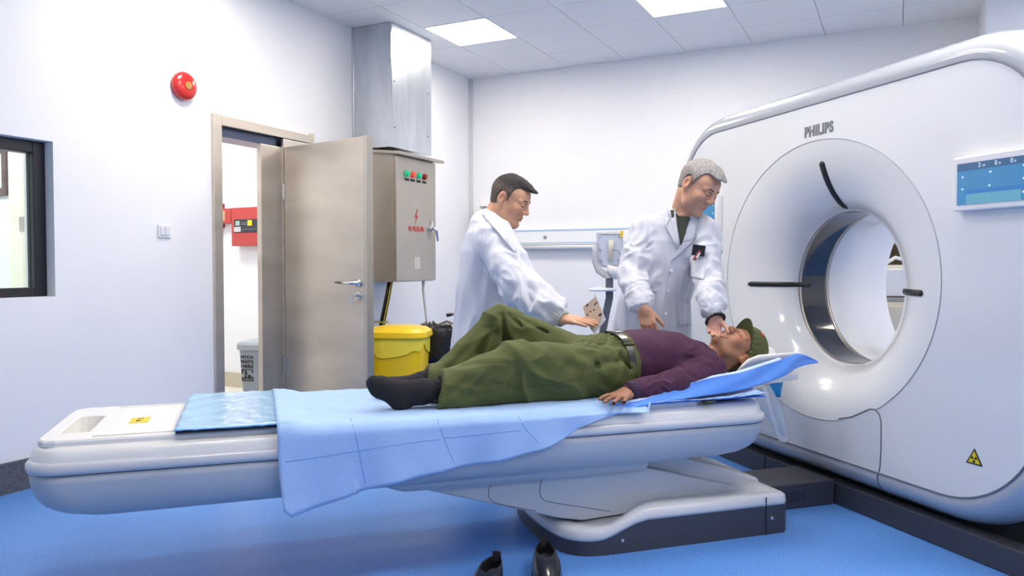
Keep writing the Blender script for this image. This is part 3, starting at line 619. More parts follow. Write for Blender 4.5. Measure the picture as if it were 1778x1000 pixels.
R1 = rg(0.345, 0.315, 0.46); n_ = len(R1)
def rr(w, d_, z, a=0.0, k=9, ph=0): return [(x*(1+a*math.sin(k*i*2*math.pi/n_+ph)), y*(1+a*math.cos(k*i*2*math.pi/n_)), zz+a*0.35*math.sin((k+4)*i*2*math.pi/n_)) for i, (x, y, zz) in enumerate(rg(w, d_, z))]
part('bag', MB().loft([rr(0.338, 0.308, 0.38, 0.012), rr(0.35, 0.32, 0.46, 0.02, 7), rr(0.36, 0.33, 0.56, 0.025), rr(0.35, 0.32, 0.63, 0.03, 11), rr(0.31, 0.29, 0.655, 0.05, 13), rr(0.27, 0.25, 0.60, 0.03)], cap=False), BAGB, t, solid=0.002, smooth=True)
rcm = MB()
for q in range(3):
    a = q*2*math.pi/3+math.pi/2; A = np.array([math.cos(a), math.sin(a)]); B_ = np.array([math.cos(a+2.09), math.sin(a+2.09)])
    p1_, p2_ = A*0.8+B_*0.2, A*0.25+B_*0.75; rcm.tube([(0.03+p1_[0]*0.024, -0.158, 0.33+p1_[1]*0.028), (0.03+p2_[0]*0.024, -0.158, 0.33+p2_[1]*0.028)], [0.0035, 0.0035], 6)
part('recycling_mark', rcm, INKW, t, label='white recycling triangle'); text('lettering', '可回收物', 0.02, (0.03, -0.156, 0.275), (1, 0, 0), (0, -0.04, 1), INKW, t, 'W')
place(t, -3.05, 4.93, math.radians(24))
t = thing('walking_cane', 'grey bent metal handle rising behind the black bin', 'handle', (-3.06, 5.18, 0))
part('rod', MB().tube([(-3.05, 5.18, 0.0), (-3.05, 5.18, 0.66), (-3.055, 5.178, 0.705), (-3.08, 5.17, 0.718), (-3.14, 5.14, 0.71)], 0.011, 10), mat('grey_metal', (120, 122, 126), 0.35, 0.6), t, smooth=True)
part('grip', MB().tube([(-3.12, 5.15, 0.713), (-3.155, 5.133, 0.706)], 0.014, 10), BLACK, t, smooth=True)

# ------------------------------------------------------------------ back wall things
t = thing('wall_rail_panel', 'long white bed-head rail with blue lines on the back wall', 'wall rail', (-2.8, YB, 1.28))
part('channel', MB().box((-4+0.62, YB-0.05, 1.29), (-1.9, YB, 1.43)), mat('rail_white', (240, 242, 246), 0.35), t, bevel=0.005)
part('stripe', MB().box((-3.385, YB-0.054, 1.42), (-1.9, YB-0.048, 1.434)), mat('pale_blue_line', (176, 205, 232), 0.5), t); part('stripe', MB().box((-3.385, YB-0.054, 1.305), (-1.9, YB-0.048, 1.313)), mat('pale_blue_line', (176, 205, 232), 0.5), t)
part('hand_rail', MB().tube([(-3.38, YB-0.06, 1.265), (-1.9, YB-0.06, 1.265)], 0.022, 14), mat('rail_grey', (214, 217, 222), 0.35), t, smooth=True)
part('outlet', MB().disc_stack((-2.98, YB-0.05, 1.362), (0, -1, 0), [(0.016, 0), (0.014, 0.01), (0.001, 0.012)], 16), GREYP, t)
a0 = onY(822, 343, 6.5); a1 = onY(852, 343, 6.5)
t = thing('wall_dispenser', 'white dispenser with grey clips in the room corner behind the dark-haired man', 'dispenser', (a0[0], YB, 1.3))
part('case', MB().box((a0[0], YB-0.14, 1.3), (a0[0]+0.22, YB, 1.655)), WHITEP, t, bevel=0.01)
part('top_rail', MB().box((a0[0]+0.06, YB-0.15, 1.655), (a0[0]+0.22, YB-0.13, 1.668)), mat('clip_grey', (150, 152, 156), 0.4), t)
for q in (0.085, 0.14, 0.185): part('clip', MB().box((a0[0]+q, YB-0.155, 1.625), (a0[0]+q+0.018, YB-0.14, 1.66)), mat('clip_grey', (150, 152, 156), 0.4), t)
# things seen through the bore
t = thing('storage_cabinet', 'cream wall cabinet glimpsed through the scanner bore', 'cabinet', (0.0, YB, 0))
part('body', MB().box((-0.42, 6.25, 0.0), (0.42, YB-0.001, 1.10)).box((-0.42, 6.25, 1.26), (0.42, YB-0.001, 1.95)).box((-0.42, 6.6, 1.1), (0.42, YB-0.001, 1.26)), CREAM, t)
for x_ in (-0.42, -0.075, 0.08): part('door', MB().box((x_+0.005, 6.235, 1.28), (x_+0.145 if x_ > -0.4 else x_+0.335, 6.25, 1.93)), CREAM, t, bevel=0.003)
for x_ in (-0.42, -0.075, 0.08): part('door', MB().box((x_+0.005, 6.235, 0.1), (x_+0.145 if x_ > -0.4 else x_+0.335, 6.25, 0.80)), CREAM, t, bevel=0.003)
part('niche', MB().box((-0.41, 6.56, 1.11), (0.41, 6.6, 1.25)), mat('niche_brown', (110, 100, 84), 0.6), t)
t = thing('steel_trolley', 'white box shaped trolley with steel shelf seen through the bore', 'trolley', (0, 5.9, 0))
part('box', MB().box((-0.33, 5.7, 0.89), (0.16, 6.05, 1.075)), WHITEP, t, bevel=0.01); part('tray', MB().box((-0.34, 5.68, 0.855), (0.17, 6.07, 0.885)), STEEL2, t, bevel=0.004)
part('shelf', MB().box((-0.34, 5.7, 0.60), (0.17, 6.05, 0.63)), STEEL2, t, bevel=0.004)
for x_ in (-0.32, 0.14):
    for y_ in (5.72, 6.02): part('leg', MB().cyl((x_, y_, 0), (x_, y_, 0.86), 0.012, 10), STEEL2, t)
part('hose', MB().tube([(-0.14, 5.8, 1.08), (-0.08, 5.8, 1.11), (-0.02, 5.8, 1.15), (0.05, 5.8, 1.13)], 0.012, 8), WHITEP, t, smooth=True)

# ------------------------------------------------------------------ injector on a pole, behind the table
D = 5.0
t = thing('injector_stand', 'pole mounted white device with grey hooked arm and tray, between the doctors', 'medical stand', tuple(K(1050, 600, D)[:2])+(0,), 'K')
kp = lambda x, y, d_=D: K(x, y, d_)
hexa = [(1038, 402), (1082, 402), (1083, 440), (1075, 462), (1048, 464), (1041, 452)]
part('housing', MB().prism([kp(*p) for p in hexa], (0, 0, 0), (0, 0.12, 0)), WPBLUE, t, bevel=0.012)
part('top_cover', MB().prism([kp(*p) for p in ((1040, 401), (1082, 401), (1081, 407), (1041, 407))], (0, -0.01, 0), (0, 0.13, 0)), WHITEP, t, bevel=0.005)
part('syringe_holder', MB().tube([kp(1061, 418, 4.98), kp(1061, 432, 4.97), kp(1060, 455, 4.97)], [0.02, 0.016, 0.012], 12), mat('clear_holder', (215, 212, 200), 0.2), t, smooth=True)
part('cable', MB().tube([kp(1062, 432, 4.96), kp(1072, 434, 4.95), kp(1079, 445, 4.95), kp(1081, 456, 4.96)], 0.004, 8), GREYP, t, smooth=True)
for p in ((1042, 412), (1042, 435), (1044, 452), (1075, 412), (1073, 452)): part('screw', MB().disc_stack(kp(*p), (0, -1, 0), [(0.004, -0.002), (0.004, 0.003)], 8), DARKLINE, t)
part('yellow_tag', MB().prism([kp(*p) for p in ((1077, 401), (1082, 401), (1081, 412), (1077, 412))], (0, -0.015, 0), (0, -0.005, 0)), YEL, t)
AG = mat('arm_grey', (196, 200, 206), 0.35)
part('hook_arm', MB().tube([kp(1034, 425), kp(1033, 438), kp(1034, 455), kp(1040, 470), kp(1050, 477), kp(1062, 477)], [0.017, 0.02, 0.022, 0.023, 0.024, 0.026], 14), AG, t, smooth=True)
part('joint', MB().tube([kp(1054, 464, 4.97), kp(1066, 470, 4.95), kp(1072, 480, 4.97)], [0.02, 0.032, 0.028], 12), WHITEP, t, smooth=True)
part('collar', MB().cyl(kp(1058, 474), kp(1058, 483), 0.03, 18), AG, t)
pole = [(1052, 483), (1064, 483), (1064, 517), (1060, 535), (1054, 553), (1053, 560), (1053, 590), (1041, 590), (1041, 568), (1047, 545), (1052, 520)]
part('pole', MB().prism([kp(1052, 483), kp(1064, 483), kp(1064, 517), kp(1052, 517)], (0, -0.025, 0), (0, 0.025, 0)).prism([kp(1052, 517), kp(1064, 517), kp(1058, 545), kp(1046, 545)], (0, -0.025, 0), (0, 0.025, 0)).prism([kp(1046, 545), kp(1058, 545), kp(1053, 572), kp(1041, 572)], (0, -0.025, 0), (0, 0.025, 0)).prism([kp(1041, 572), kp(1053, 572), kp(1053, 740), kp(1041, 740)], (0, -0.025, 0), (0, 0.025, 0)), mat('pole_slate', (84, 90, 104), 0.45), t, bevel=0.004)
pb = kp(1047, 740)
part('tray', MB().disc_stack(kp(1046, 503)-np.array([0, 0, 0.0]), (0, 0, 1), [(0.085, -0.008), (0.095, 0.0), (0.09, 0.01), (0.06, 0.014)], 40), mat('tray_white', (232, 236, 240), 0.35), t)
for q in range(5):
    a = q*2*math.pi/5+0.4; e_ = pb+np.array([0.27*math.cos(a), 0.27*math.sin(a), 0]); part('base_leg', MB().tube([(pb[0], pb[1], 0.09), (e_[0], e_[1], 0.075)], [0.028, 0.018], 10), AG, t, smooth=True)
    part('castor', MB().disc_stack((e_[0]-0.01, e_[1], 0.035), (1, 0, 0), [(0.035, 0), (0.035, 0.02)], 16), BLACK, t)
part('base_hub', MB().cyl((pb[0], pb[1], 0.06), (pb[0], pb[1], max(0.12, pb[2]+0.01)), 0.04, 20), AG, t)
# ================================================================== scanner (frame G: s toward it, t across, z up)
TC, ZC, RX, RZ = 3.0, 1.03, 0.71, 0.655          # big seam on the face
BT, BZ, BR = 3.0, 0.99, 0.368                    # bore
NA = 192; TH = np.linspace(0, 2*math.pi, NA, endpoint=False)
def outline(dl):
    """rounded rectangle of the face grown by dl, sampled along rays from the seam centre"""
    cx, w = 3.025, 1.145+dl; z0, z1 = 0.215-dl, 1.858+dl; out = []
    for a in TH:
        c, s_ = math.cos(a), math.sin(a); lo, hi = 0.2, 3
        for _ in range(26):
            m_ = (lo+hi)/2; x = TC+c*m_-cx; z = ZC+s_*m_; r = (0.34 if z > 1 else 0.4)+dl; zc_ = (z0+z1)/2; qx = abs(x)-(w-r); qz = abs(z-zc_)-((z1-z0)/2-r)
            d_ = math.hypot(max(qx, 0), max(qz, 0))+min(max(qx, qz), 0)-r
            if d_ < 0: lo = m_
            else: hi = m_
        out.append((TC+c*lo, ZC+s_*lo))
    return out
ELL = []
for a in TH:
    c, s_ = math.cos(a), math.sin(a); r = 1/math.sqrt((c/RX)**2+(s_/RZ)**2); ELL.append((TC+c*r, ZC+s_*r))
THR = [(BT+BR*math.cos(a), BZ+BR*math.sin(a)) for a in TH]
def lp(s, P): return [(s, t_, z_) for t_, z_ in P]
def mixp(A, B, u): return [(a[0]*(1-u)+b[0]*u, a[1]*(1-u)+b[1]*u) for a, b in zip(A, B)]
def s_of(u): return 2.5+0.205*(1-(1-(1-u)**1.7)**(1/1.7))
us = [0, 0.003, 0.01, 0.02, 0.035, 0.06, 0.09, 0.13, 0.18, 0.24, 0.31, 0.4, 0.5, 0.6, 0.7, 0.8, 0.9, 1.0]
cow = [np.array(lp(s_of(u), mixp(THR, ELL, u))) for u in us]; COWP = np.concatenate([np.array(lp(s_of(u), mixp(THR, ELL, u))) for u in np.linspace(0, 1, 160)])
def on_face(t_, z_, off=0.0):
    r = math.hypot((t_-TC)/RX, (z_-ZC)/RZ)
    if r > 1: return (2.5-off, t_, z_)
    d_ = (COWP[:, 1]-t_)**2+(COWP[:, 2]-z_)**2; k_ = np.argsort(d_)[:3]; return (float(np.mean(COWP[k_, 0]))-off, t_, z_)
OUT = outline(0)
SC = thing('ct_scanner', 'large white medical scanner gantry with round bore at the end of the couch', 'medical scanner', (3.0, 3.0, 0), 'G')
part('bore_cowl', MB().loft(cow, cap=False), SHELL, SC, smooth=True, label='white flared ring around the bore')
fr_l = [lp(2.5, mixp(ELL, OUT, u)) for u in (0.0, 0.2, 0.4, 0.6, 0.8, 0.93, 1.0)]
part('front_panel', MB().loft(fr_l, cap=False), SHELL, SC, smooth=True)
rim = [(0, 2.502), (0.004, 2.502), (0.02, 2.496), (0.045, 2.502), (0.07, 2.522), (0.092, 2.556), (0.108, 2.60), (0.118, 2.66), (0.12, 2.72), (0.12, 3.32), (0.115, 3.38), (0.09, 3.42), (0.05, 3.44)]
RO = {d_: outline(d_) for d_, _ in rim}
part('outer_rim', MB().loft([lp(s, RO[d_]) for d_, s in rim], cap=False), SHELL2, SC, smooth=True, label='silver grey rounded rim')
RR = [(BT+0.53*math.cos(a), BZ+0.53*math.sin(a)) for a in TH]
part('rear_panel', MB().loft([lp(3.44, RO[0.05]), lp(3.44, RR)], cap=False), SHELL, SC, smooth=True)
bore = [(0.366, 2.895), (0.37, 2.93), (0.385, 3.0), (0.41, 3.08), (0.445, 3.18), (0.485, 3.3), (0.53, 3.44)]
part('bore_liner', MB().loft([lp(s, [(BT+r*math.cos(a), BZ+r*math.sin(a)) for a in TH]) for r, s in bore], cap=False), SHELL, SC, smooth=True)
def ringband(r, s0, s1, m, name, lip=0.004):
    C_ = lambda rr_, s: lp(s, [(BT+rr_*math.cos(a), BZ+rr_*math.sin(a)) for a in TH])
    part(name, MB().loft([C_(r+lip, s0), C_(r, s0+0.001), C_(r, s1-0.001), C_(r+lip, s1)], cap=False), m, SC, smooth=True)
RSTEEL = mat('ring_steel', (176, 168, 158), 0.3, 0.9)
ringband(0.366, 2.702, 2.722, RSTEEL, 'metal_ring'); ringband(0.3665, 2.722, 2.872, BLACKG, 'scan_window', 0.0); ringband(0.366, 2.872, 2.895, RSTEEL, 'metal_ring')
part('seam', MB().add(*(lambda b: (b.v, b.f))((lambda i0: MB().tube([(2.4995, *p) for p in ELL[i0[-1]:]+ELL[:i0[0]+1]], 0.0022, 6))([i for i, p in enumerate(ELL) if p[1] < 0.6 and 2.59 < p[0] < 2.82]))), mat('seam_grey', (170, 174, 182), 0.5), SC)
part('seam', MB().tube([(2.499, *p) for p in OUT]+[(2.499, *OUT[0])], 0.0035, 6), mat('rim_seam', (120, 126, 140), 0.5), SC)
P = []
for px, py in ((1456, 727), (1478, 724), (1497, 716), (1510, 710), (1519, 711), (1527, 719), (1530, 733), (1530, 780), (1528, 812), (1525, 822)): q = GS(px, py, 2.5); P.append(on_face(q[1], q[2], 0.0005))
part('seam', MB().tube(P, 0.0026, 6), DARKLINE, SC)
P = [(s-0.001, P[-1][1], z_) for z_, s in ((0.215, 2.5), (0.195, 2.4955), (0.17, 2.502), (0.145, 2.522), (0.123, 2.556))]
part('seam', MB().tube(P, 0.0026, 6), DARKLINE, SC)
def strip(pts, w, h, name, side):
    L_ = []; pts = [np.array(p, float) for p in pts]; n_ = len(pts)
    for i, p in enumerate(pts):
        d_ = nrm(pts[min(i+1, n_-1)]-pts[max(i-1, 0)]); y = nrm(np.cross(d_, side)) if True else None; x = nrm(np.cross(y, d_)); k_ = min(1, (min(i, n_-1-i)+0.3)/1.3)**0.5
        L_.append([p+x*w*k_*math.cos(a)+y*h*math.sin(a)*k_ for a in np.linspace(0, 2*math.pi, 14, endpoint=False)])
    part(name, MB().loft(L_), BLACK, SC, smooth=True, label='black moulded grip mark')
strip([on_face(2.982, z_, 0.002) for z_ in np.linspace(1.585, 1.368, 26)], 0.017, 0.008, 'grip_strip', np.array([0, 1.0, 0]))
strip([on_face(t_, 0.997, 0.002) for t_ in np.linspace(3.56, 3.27, 22)], 0.013, 0.007, 'grip_strip', np.array([0, 0, 1.0]))
strip([on_face(t_, 0.987, 0.002) for t_ in np.linspace(2.39, 2.60, 22)], 0.013, 0.007, 'grip_strip', np.array([0, 0, 1.0]))
part('gap_shade_block', MB().box((2.60, 1.95, 0.085), (3.3, 4.15, 0.2)), mat('deep_black', (14, 15, 20), 0.7), SC)  # black block stands in for the shade in the gap under the gantry
part('plinth', MB().box((2.515, 1.80, 0.0), (3.36, 4.28, 0.10)), NAVY, SC, bevel=0.006)
part('plinth_joint', MB().box((2.512, 3.38, 0.0), (2.516, 3.384, 0.10)), BLACK, SC)
# screens, maker's name, radiation sign
def screen(t0, t1, z0, z1, lab):
    k_ = part('screen_housing', MB().box((2.462, t0, z0), (2.5, t1, z1)), WHITEP, SC, bevel=0.006, label=lab)
    sc_ = part('screen', MB().box((2.4605, t0+0.02, z0+0.022), (2.463, t1-0.02, z1-0.02)), mat('screen_blue', (62, 132, 178), 0.15, emit=0.28), k_)
    part('header_bar', MB().box((2.4598, t0+0.02, z1-0.052), (2.4606, t1-0.02, z1-0.026)), mat('screen_navy', (58, 96, 132), 0.2, emit=0.3), k_)
    part('title_bar', MB().box((2.4598, t0+0.02, z1-0.026), (2.4606, t1-0.02, z1-0.02)), mat('screen_pink', (205, 200, 210), 0.3, emit=0.3), k_)
    part('couch_image', MB().box((2.4598, t0+0.04, z0+0.022), (2.4606, t1-0.06, z0+0.06)), mat('screen_teal', (96, 160, 180), 0.2, emit=0.3), k_)
    part('couch_image', MB().box((2.4598, t0+0.02, z0+0.06), (2.4606, t1-0.06, z0+0.075)), mat('screen_deep', (48, 118, 180), 0.2, emit=0.3), k_)
    iw = mat('screen_icon', (200, 225, 240), 0.4, emit=0.5)
    for (a, b) in ((0.86, 0.62), (0.86, 0.4), (0.1, 0.7), (0.1, 0.48), (0.1, 0.25), (0.5, 0.66), (0.51, 0.42)):
        part('icon', MB().disc_stack((2.4605, t0+(t1-t0)*a, z0+(z1-z0)*b), (-1, 0, 0), [(0.004, 0), (0.004, 0.0012)], 8), iw, k_)
    return iw
iw = screen(1.90, 2.213, 1.298, 1.497, 'white framed blue control screen, uncovered')
for s_, t_ in (('2', 2.10), ('24', 2.083), ('0', 2.035), ('0', 2.02), ('0', 1.975), ('0', 1.962)):
    text('digit', s_, 0.022 if t_ in (2.10, 2.035, 1.975) else 0.011, (2.459, t_, 1.458 if t_ in (2.10, 2.035, 1.975) else 1.455), (0, -1, 0), (0, 0, 1), mat('screen_icon', (200, 225, 240), 0.4, emit=0.5), SC, 'G', ext=0.0004)
screen(3.765, 4.09, 1.298, 1.497, 'second screen, behind the standing grey-haired man')
text('maker_lettering', 'PHILIPS', 0.068, (2.4985, 2.985, 1.731), (0, -1, 0), (0, 0, 1), INKG, SC, 'G', bold=0.0026, ext=0.0015, sx=0.80, label='grey capital lettering')
c_ = np.array([0, 2.133, 0.385]); tri = lambda r, s: [(s, c_[1]+r*math.cos(a), c_[2]+r*math.sin(a)) for a in (math.pi/2, math.pi/2+2.094, math.pi/2+4.189)]
w_ = part('warning_sign', MB().prism(tri(0.04, 2.4985), (0, 0, 0), (0.0015, 0, 0)), INK, SC, label='yellow radiation warning triangle'); part('warning_field', MB().prism(tri(0.030, 2.4975), (0, 0, 0), (0.001, 0, 0)), mat('sign_yellow', (228, 208, 40), 0.5), w_)
tf = MB()
for q in range(3):
    a = math.pi/2+q*2.094+math.pi; tf.prism([(2.4965, c_[1]+0.003*math.cos(a-0.5), c_[2]+0.003*math.sin(a-0.5)), (2.4965, c_[1]+0.013*math.cos(a-0.5), c_[2]+0.013*math.sin(a-0.5)), (2.4965, c_[1]+0.014*math.cos(a), c_[2]+0.014*math.sin(a)), (2.4965, c_[1]+0.013*math.cos(a+0.5), c_[2]+0.013*math.sin(a+0.5)), (2.4965, c_[1]+0.003*math.cos(a+0.5), c_[2]+0.003*math.sin(a+0.5))], (0, 0, 0), (0.0008, 0, 0))
part('trefoil', tf, INK, w_)

# ================================================================== patient couch
def rrect(s0, s1, t0, t1, r, z, n=10):
    P_ = []
    for cx_, cy_, a0_ in ((s1-r, t1-r, 0), (s0+r, t1-r, math.pi/2), (s0+r, t0+r, math.pi), (s1-r, t0+r, 1.5*math.pi)):
        for k_ in range(n): a = a0_+k_/(n-1)*math.pi/2; P_.append((cx_+r*math.cos(a), cy_+r*math.sin(a), z))
    return P_
def ring_ray(c, s0, s1, t0, t1, r, z, n=48):
    P_ = []
    for a in np.linspace(0, 2*math.pi, n, endpoint=False)+0.01:
        dx, dy = math.cos(a), math.sin(a); lo, hi = 0, 5; cx_, cy_ = (s0+s1)/2, (t0+t1)/2
        for _ in range(30):
            m_ = (lo+hi)/2; qx = abs(c[0]+dx*m_-cx_)-((s1-s0)/2-r); qy = abs(c[1]+dy*m_-cy_)-((t1-t0)/2-r)
            d_ = math.hypot(max(qx, 0), max(qy, 0))+min(max(qx, qy), 0)-r
            if d_ < 0: lo = m_
            else: hi = m_
        P_.append((c[0]+dx*lo, c[1]+dy*lo, z))
    return P_
CT = thing('patient_couch', 'long white scanner couch on a low grey lifting base', 'scanner couch', (1.55, 2.97, 0), 'G')
S0, S1, T0, T1 = -0.685, 1.995, 2.628, 3.312
lv = [(0.455, 0, 0.11), (0.43, 0.002, 0.11), (0.40, 0.006, 0.115), (0.37, 0.014, 0.12), (0.345, 0.028, 0.13), (0.325, 0.05, 0.14), (0.311, 0.082, 0.15), (0.304, 0.12, 0.15)]
part('tub', MB().loft([[(p[0], p[1], p[2]+(0.455-p[2])*0.10*min(1, max(0, p[0]/1.9))) for p in q_] for q_ in (rrect(S0+i*1.1, S1-i*1.15, T0+i*0.75, T1-i*0.75, r, z) for z, i, r in lv)]), COUCHG, CT, smooth=True, label='grey lower tub')
part('groove', MB().loft([rrect(S0+0.006, S1-0.006, T0+0.006, T1-0.006, 0.105, 0.453), rrect(S0+0.006, S1-0.006, T0+0.006, T1-0.006, 0.105, 0.464)]), DARKLINE, CT)
part('rim', MB().loft([rrect(S0-0.004, S1+0.004, T0-0.004, T1+0.004, 0.112, 0.460), rrect(S0-0.008, S1+0.008, T0-0.008, T1+0.008, 0.115, 0.470), rrect(S0-0.007, S1+0.007, T0-0.007, T1+0.007, 0.114, 0.486), rrect(S0+0.002, S1-0.002, T0+0.002, T1-0.002, 0.11, 0.497)]), COUCHR, CT, smooth=True, label='pale raised rim')
part('top_shell', MB().loft([rrect(S0+0.003, S1-0.003, T0+0.003, T1-0.003, 0.11, 0.490), rrect(S0+0.006, S1-0.006, T0+0.006, T1-0.006, 0.11, 0.508), rrect(S0+0.014, S1-0.014, T0+0.014, T1-0.014, 0.10, 0.528), rrect(S0+0.03, S1-0.03, T0+0.03, T1-0.03, 0.09, 0.540), rrect(S0+0.05, S1-0.05, T0+0.045, T1-0.045, 0.08, 0.541), rrect(S0+0.065, S1-0.09, T0+0.085, T1-0.085, 0.06, 0.541)], cap=False), COUCHW, CT, smooth=True)
hc = (-0.565, 2.935); o_ = lambda i, z: ring_ray(hc, -0.655+i, 1.93-i, 2.665+i, 3.255-i, 0.055, z)
h_ = lambda i, z: ring_ray(hc, -0.61+i, -0.525-i, 2.785+i, 3.085-i, 0.018, z)
part('cradle', (lambda b: (b.f.append(tuple(range(len(b.v)-48, len(b.v)))), b)[1])(MB().loft([o_(0.02, 0.540), o_(0, 0.540), o_(0, 0.553), o_(0.004, 0.559), h_(-0.006, 0.559), h_(0, 0.556), h_(0.006, 0.50)], cap=False)), COUCHW, CT, label='flat white tabletop with a grip slot')
part('cradle_edge', MB().tube([(-0.5, 2.70, 0.5605), (0.3, 2.70, 0.5605)], 0.003, 6).tube([(-0.5, 3.22, 0.5605), (0.3, 3.22, 0.5605)], 0.003, 6), COUCHW, CT)
lb_ = part('caution_label', MB().box((-0.425, 2.885, 0.5592), (-0.365, 2.985, 0.5602)), mat('sign_yellow', (228, 208, 40), 0.5), CT, label='yellow caution sticker')
part('print', MB().prism([(-0.405, 2.91, 0.5603), (-0.385, 2.925, 0.5603), (-0.405, 2.94, 0.5603)], (0, 0, 0), (0, 0, 0.0004)).box((-0.402, 2.95, 0.5603), (-0.398, 2.975, 0.5607)).box((-0.392, 2.95, 0.5603), (-0.388, 2.975, 0.5607)), INK, lb_)
# lifting gear
part('under_fairing', MB().loft([rrect(0.42, 1.484, 2.70, 3.24, 0.05, 0.34), rrect(0.43, 1.484, 2.705, 3.235, 0.05, 0.30), rrect(0.47, 1.482, 2.72, 3.22, 0.05, 0.284), rrect(0.52, 1.48, 2.75, 3.19, 0.05, 0.280)]), COUCHG, CT, smooth=False, bevel=0.006)
WG = [(0.555, 0.283), (1.10, 0.118), (1.20, 0.098), (2.035, 0.13), (1.45, 0.292)]
part('lifting_arm', MB().prism([(a, 0, b) for a, b in WG], (0, 2.745, 0), (0, 3.195, 0)), COUCHG, CT, bevel=0.006, label='wedge shaped lifting arm')
WG2 = [(1.3, 0.30), (1.5, 0.335), (1.60, 0.325), (2.055, 0.175), (2.06, 0.14), (1.4, 0.14)]
part('arm_cover', MB().prism([(a, 0, b) for a, b in WG2], (0, 2.80, 0), (0, 3.14, 0)), COUCHR, CT, bevel=0.012)
for P in ([(852, 841), (849, 850), (848, 860), (852, 868), (859, 873), (880, 878), (930, 887)], [(941, 831), (938, 843), (937, 855), (940, 864), (947, 870), (975, 875), (1015, 881), (1059, 888)]):
    part('panel_seam', MB().tube([GT(a, b, 2.7445) for a, b in P], 0.0013, 6), DARKLINE, CT)
BP = [(2.07, 2.62), (1.24, 2.62), (1.15, 2.635), (1.09, 2.70), (1.065, 2.82), (1.06, 2.97), (1.065, 3.12), (1.09, 3.24), (1.15, 3.305), (1.24, 3.32), (2.07, 3.32)]
def dens(P_):
    o_ = []
    for i in range(len(P_)):
        a, b = np.array(P_[i]), np.array(P_[(i+1) % len(P_)]); n_ = max(1, int(np.linalg.norm(b-a)/0.05))
        for k_ in range(n_): o_.append(a+(b-a)*k_/n_)
    return o_
for _ in range(3): BP = [tuple(np.array(BP[i])*(1-u)+np.array(BP[(i+1) % len(BP)])*u) for i in range(len(BP)) for u in ((0.25, 0.75) if BP[i][0] < 2.0 and BP[(i+1) % len(BP)][0] < 2.0 else (0.03, 0.97))]
BPd = dens(BP); bc_ = np.array([1.55, 2.97])
zt = lambda s: 0.118-0.062*float(np.clip((1.42-s)/0.22, 0, 1))**1.0*(3-2*float(np.clip((1.42-s)/0.22, 0, 1)))*float(np.clip((1.42-s)/0.22, 0, 1)) if s < 1.42 else 0.118
part('base', MB().loft([[(p[0], p[1], 0.0) for p in BPd], [(p[0], p[1], zt(p[0])) for p in BPd]]), NAVY, CT, label='dark base box')
def inset(k_, dz): return [(*(np.array(p)+(bc_-np.array(p))/np.linalg.norm(bc_-np.array(p))*k_), zt(p[0])+dz) for p in BPd]
part('base_top', MB().loft([inset(0, 0.0), inset(-0.001, 0.01), inset(0.004, 0.034), inset(0.018, 0.043), inset(0.07, 0.044), inset(0.085, 0.034)]), COUCHR, CT, smooth=True, label='silver top border of the base')
part('base_joint', MB().box((1.955, 2.6175, 0.0), (1.958, 2.621, 0.155)), BLACK, CT)
for s in (1.31, 1.985): part('screw', MB().disc_stack((s, 2.62, 0.05 if s < 1.5 else 0.065), (0, -1, 0), [(0.008, 0), (0.006, 0.004), (0.001, 0.005)], 12), CHROME, CT)
DB = single('cable_duct', MB().box((2.076, 2.86, 0.0), (2.51, 3.12, 0.115)), NAVY, 'dark floor box joining couch base to the scanner', 'cable box', (2.28, 2.99, 0), 'G', bevel=0.008)
vm = MB()
for i in range(11):
    for j in range(4): vm.box((2.2+i*0.014, 2.8585, 0.035+j*0.012), (2.206+i*0.014, 2.8605, 0.04+j*0.012))
o = raw('vent_holes', np.array(vm.v)-np.array([2.28, 2.99, 0]), vm.f, BLACK); o.parent = DB
# head holder
HH = thing('head_holder', 'white curved head holder under the patient\'s head', 'head rest', (2.1, 2.97, 0.56), 'G')
def trough(s, z, w, hgt, th=0.01):
    A_ = [(s, 2.97+w*math.sin(a), z+hgt*(1-math.cos(a))/(1-math.cos(1.25))) for a in np.linspace(-1.25, 1.25, 19)]
    B__ = [(s, 2.97+(w+th)*math.sin(a), z-th+hgt*(1-math.cos(a))/(1-math.cos(1.25))+0.004) for a in np.linspace(1.25, -1.25, 19)]; return A_+B__
part('shell', MB().loft([trough(s, z, w, h) for s, z, w, h in ((1.985, 0.604, 0.10, 0.03), (2.0, 0.604, 0.118, 0.06), (2.03, 0.605, 0.124, 0.085), (2.08, 0.606, 0.126, 0.10), (2.28, 0.612, 0.126, 0.10), (2.31, 0.62, 0.118, 0.09), (2.33, 0.64, 0.10, 0.06))]), WHITEP, HH, smooth=True)
part('support', MB().loft([[(1.86, t_, 0.56) for t_ in (2.86, 3.08)]+[(1.86, t_, 0.566) for t_ in (3.08, 2.86)], [(1.99, t_, 0.56) for t_ in (2.86, 3.08)]+[(1.99, t_, 0.60) for t_ in (3.08, 2.86)], [(2.3, t_, 0.585) for t_ in (2.86, 3.08)]+[(2.3, t_, 0.612) for t_ in (3.08, 2.86)]]), WHITEP, HH, bevel=0.006)

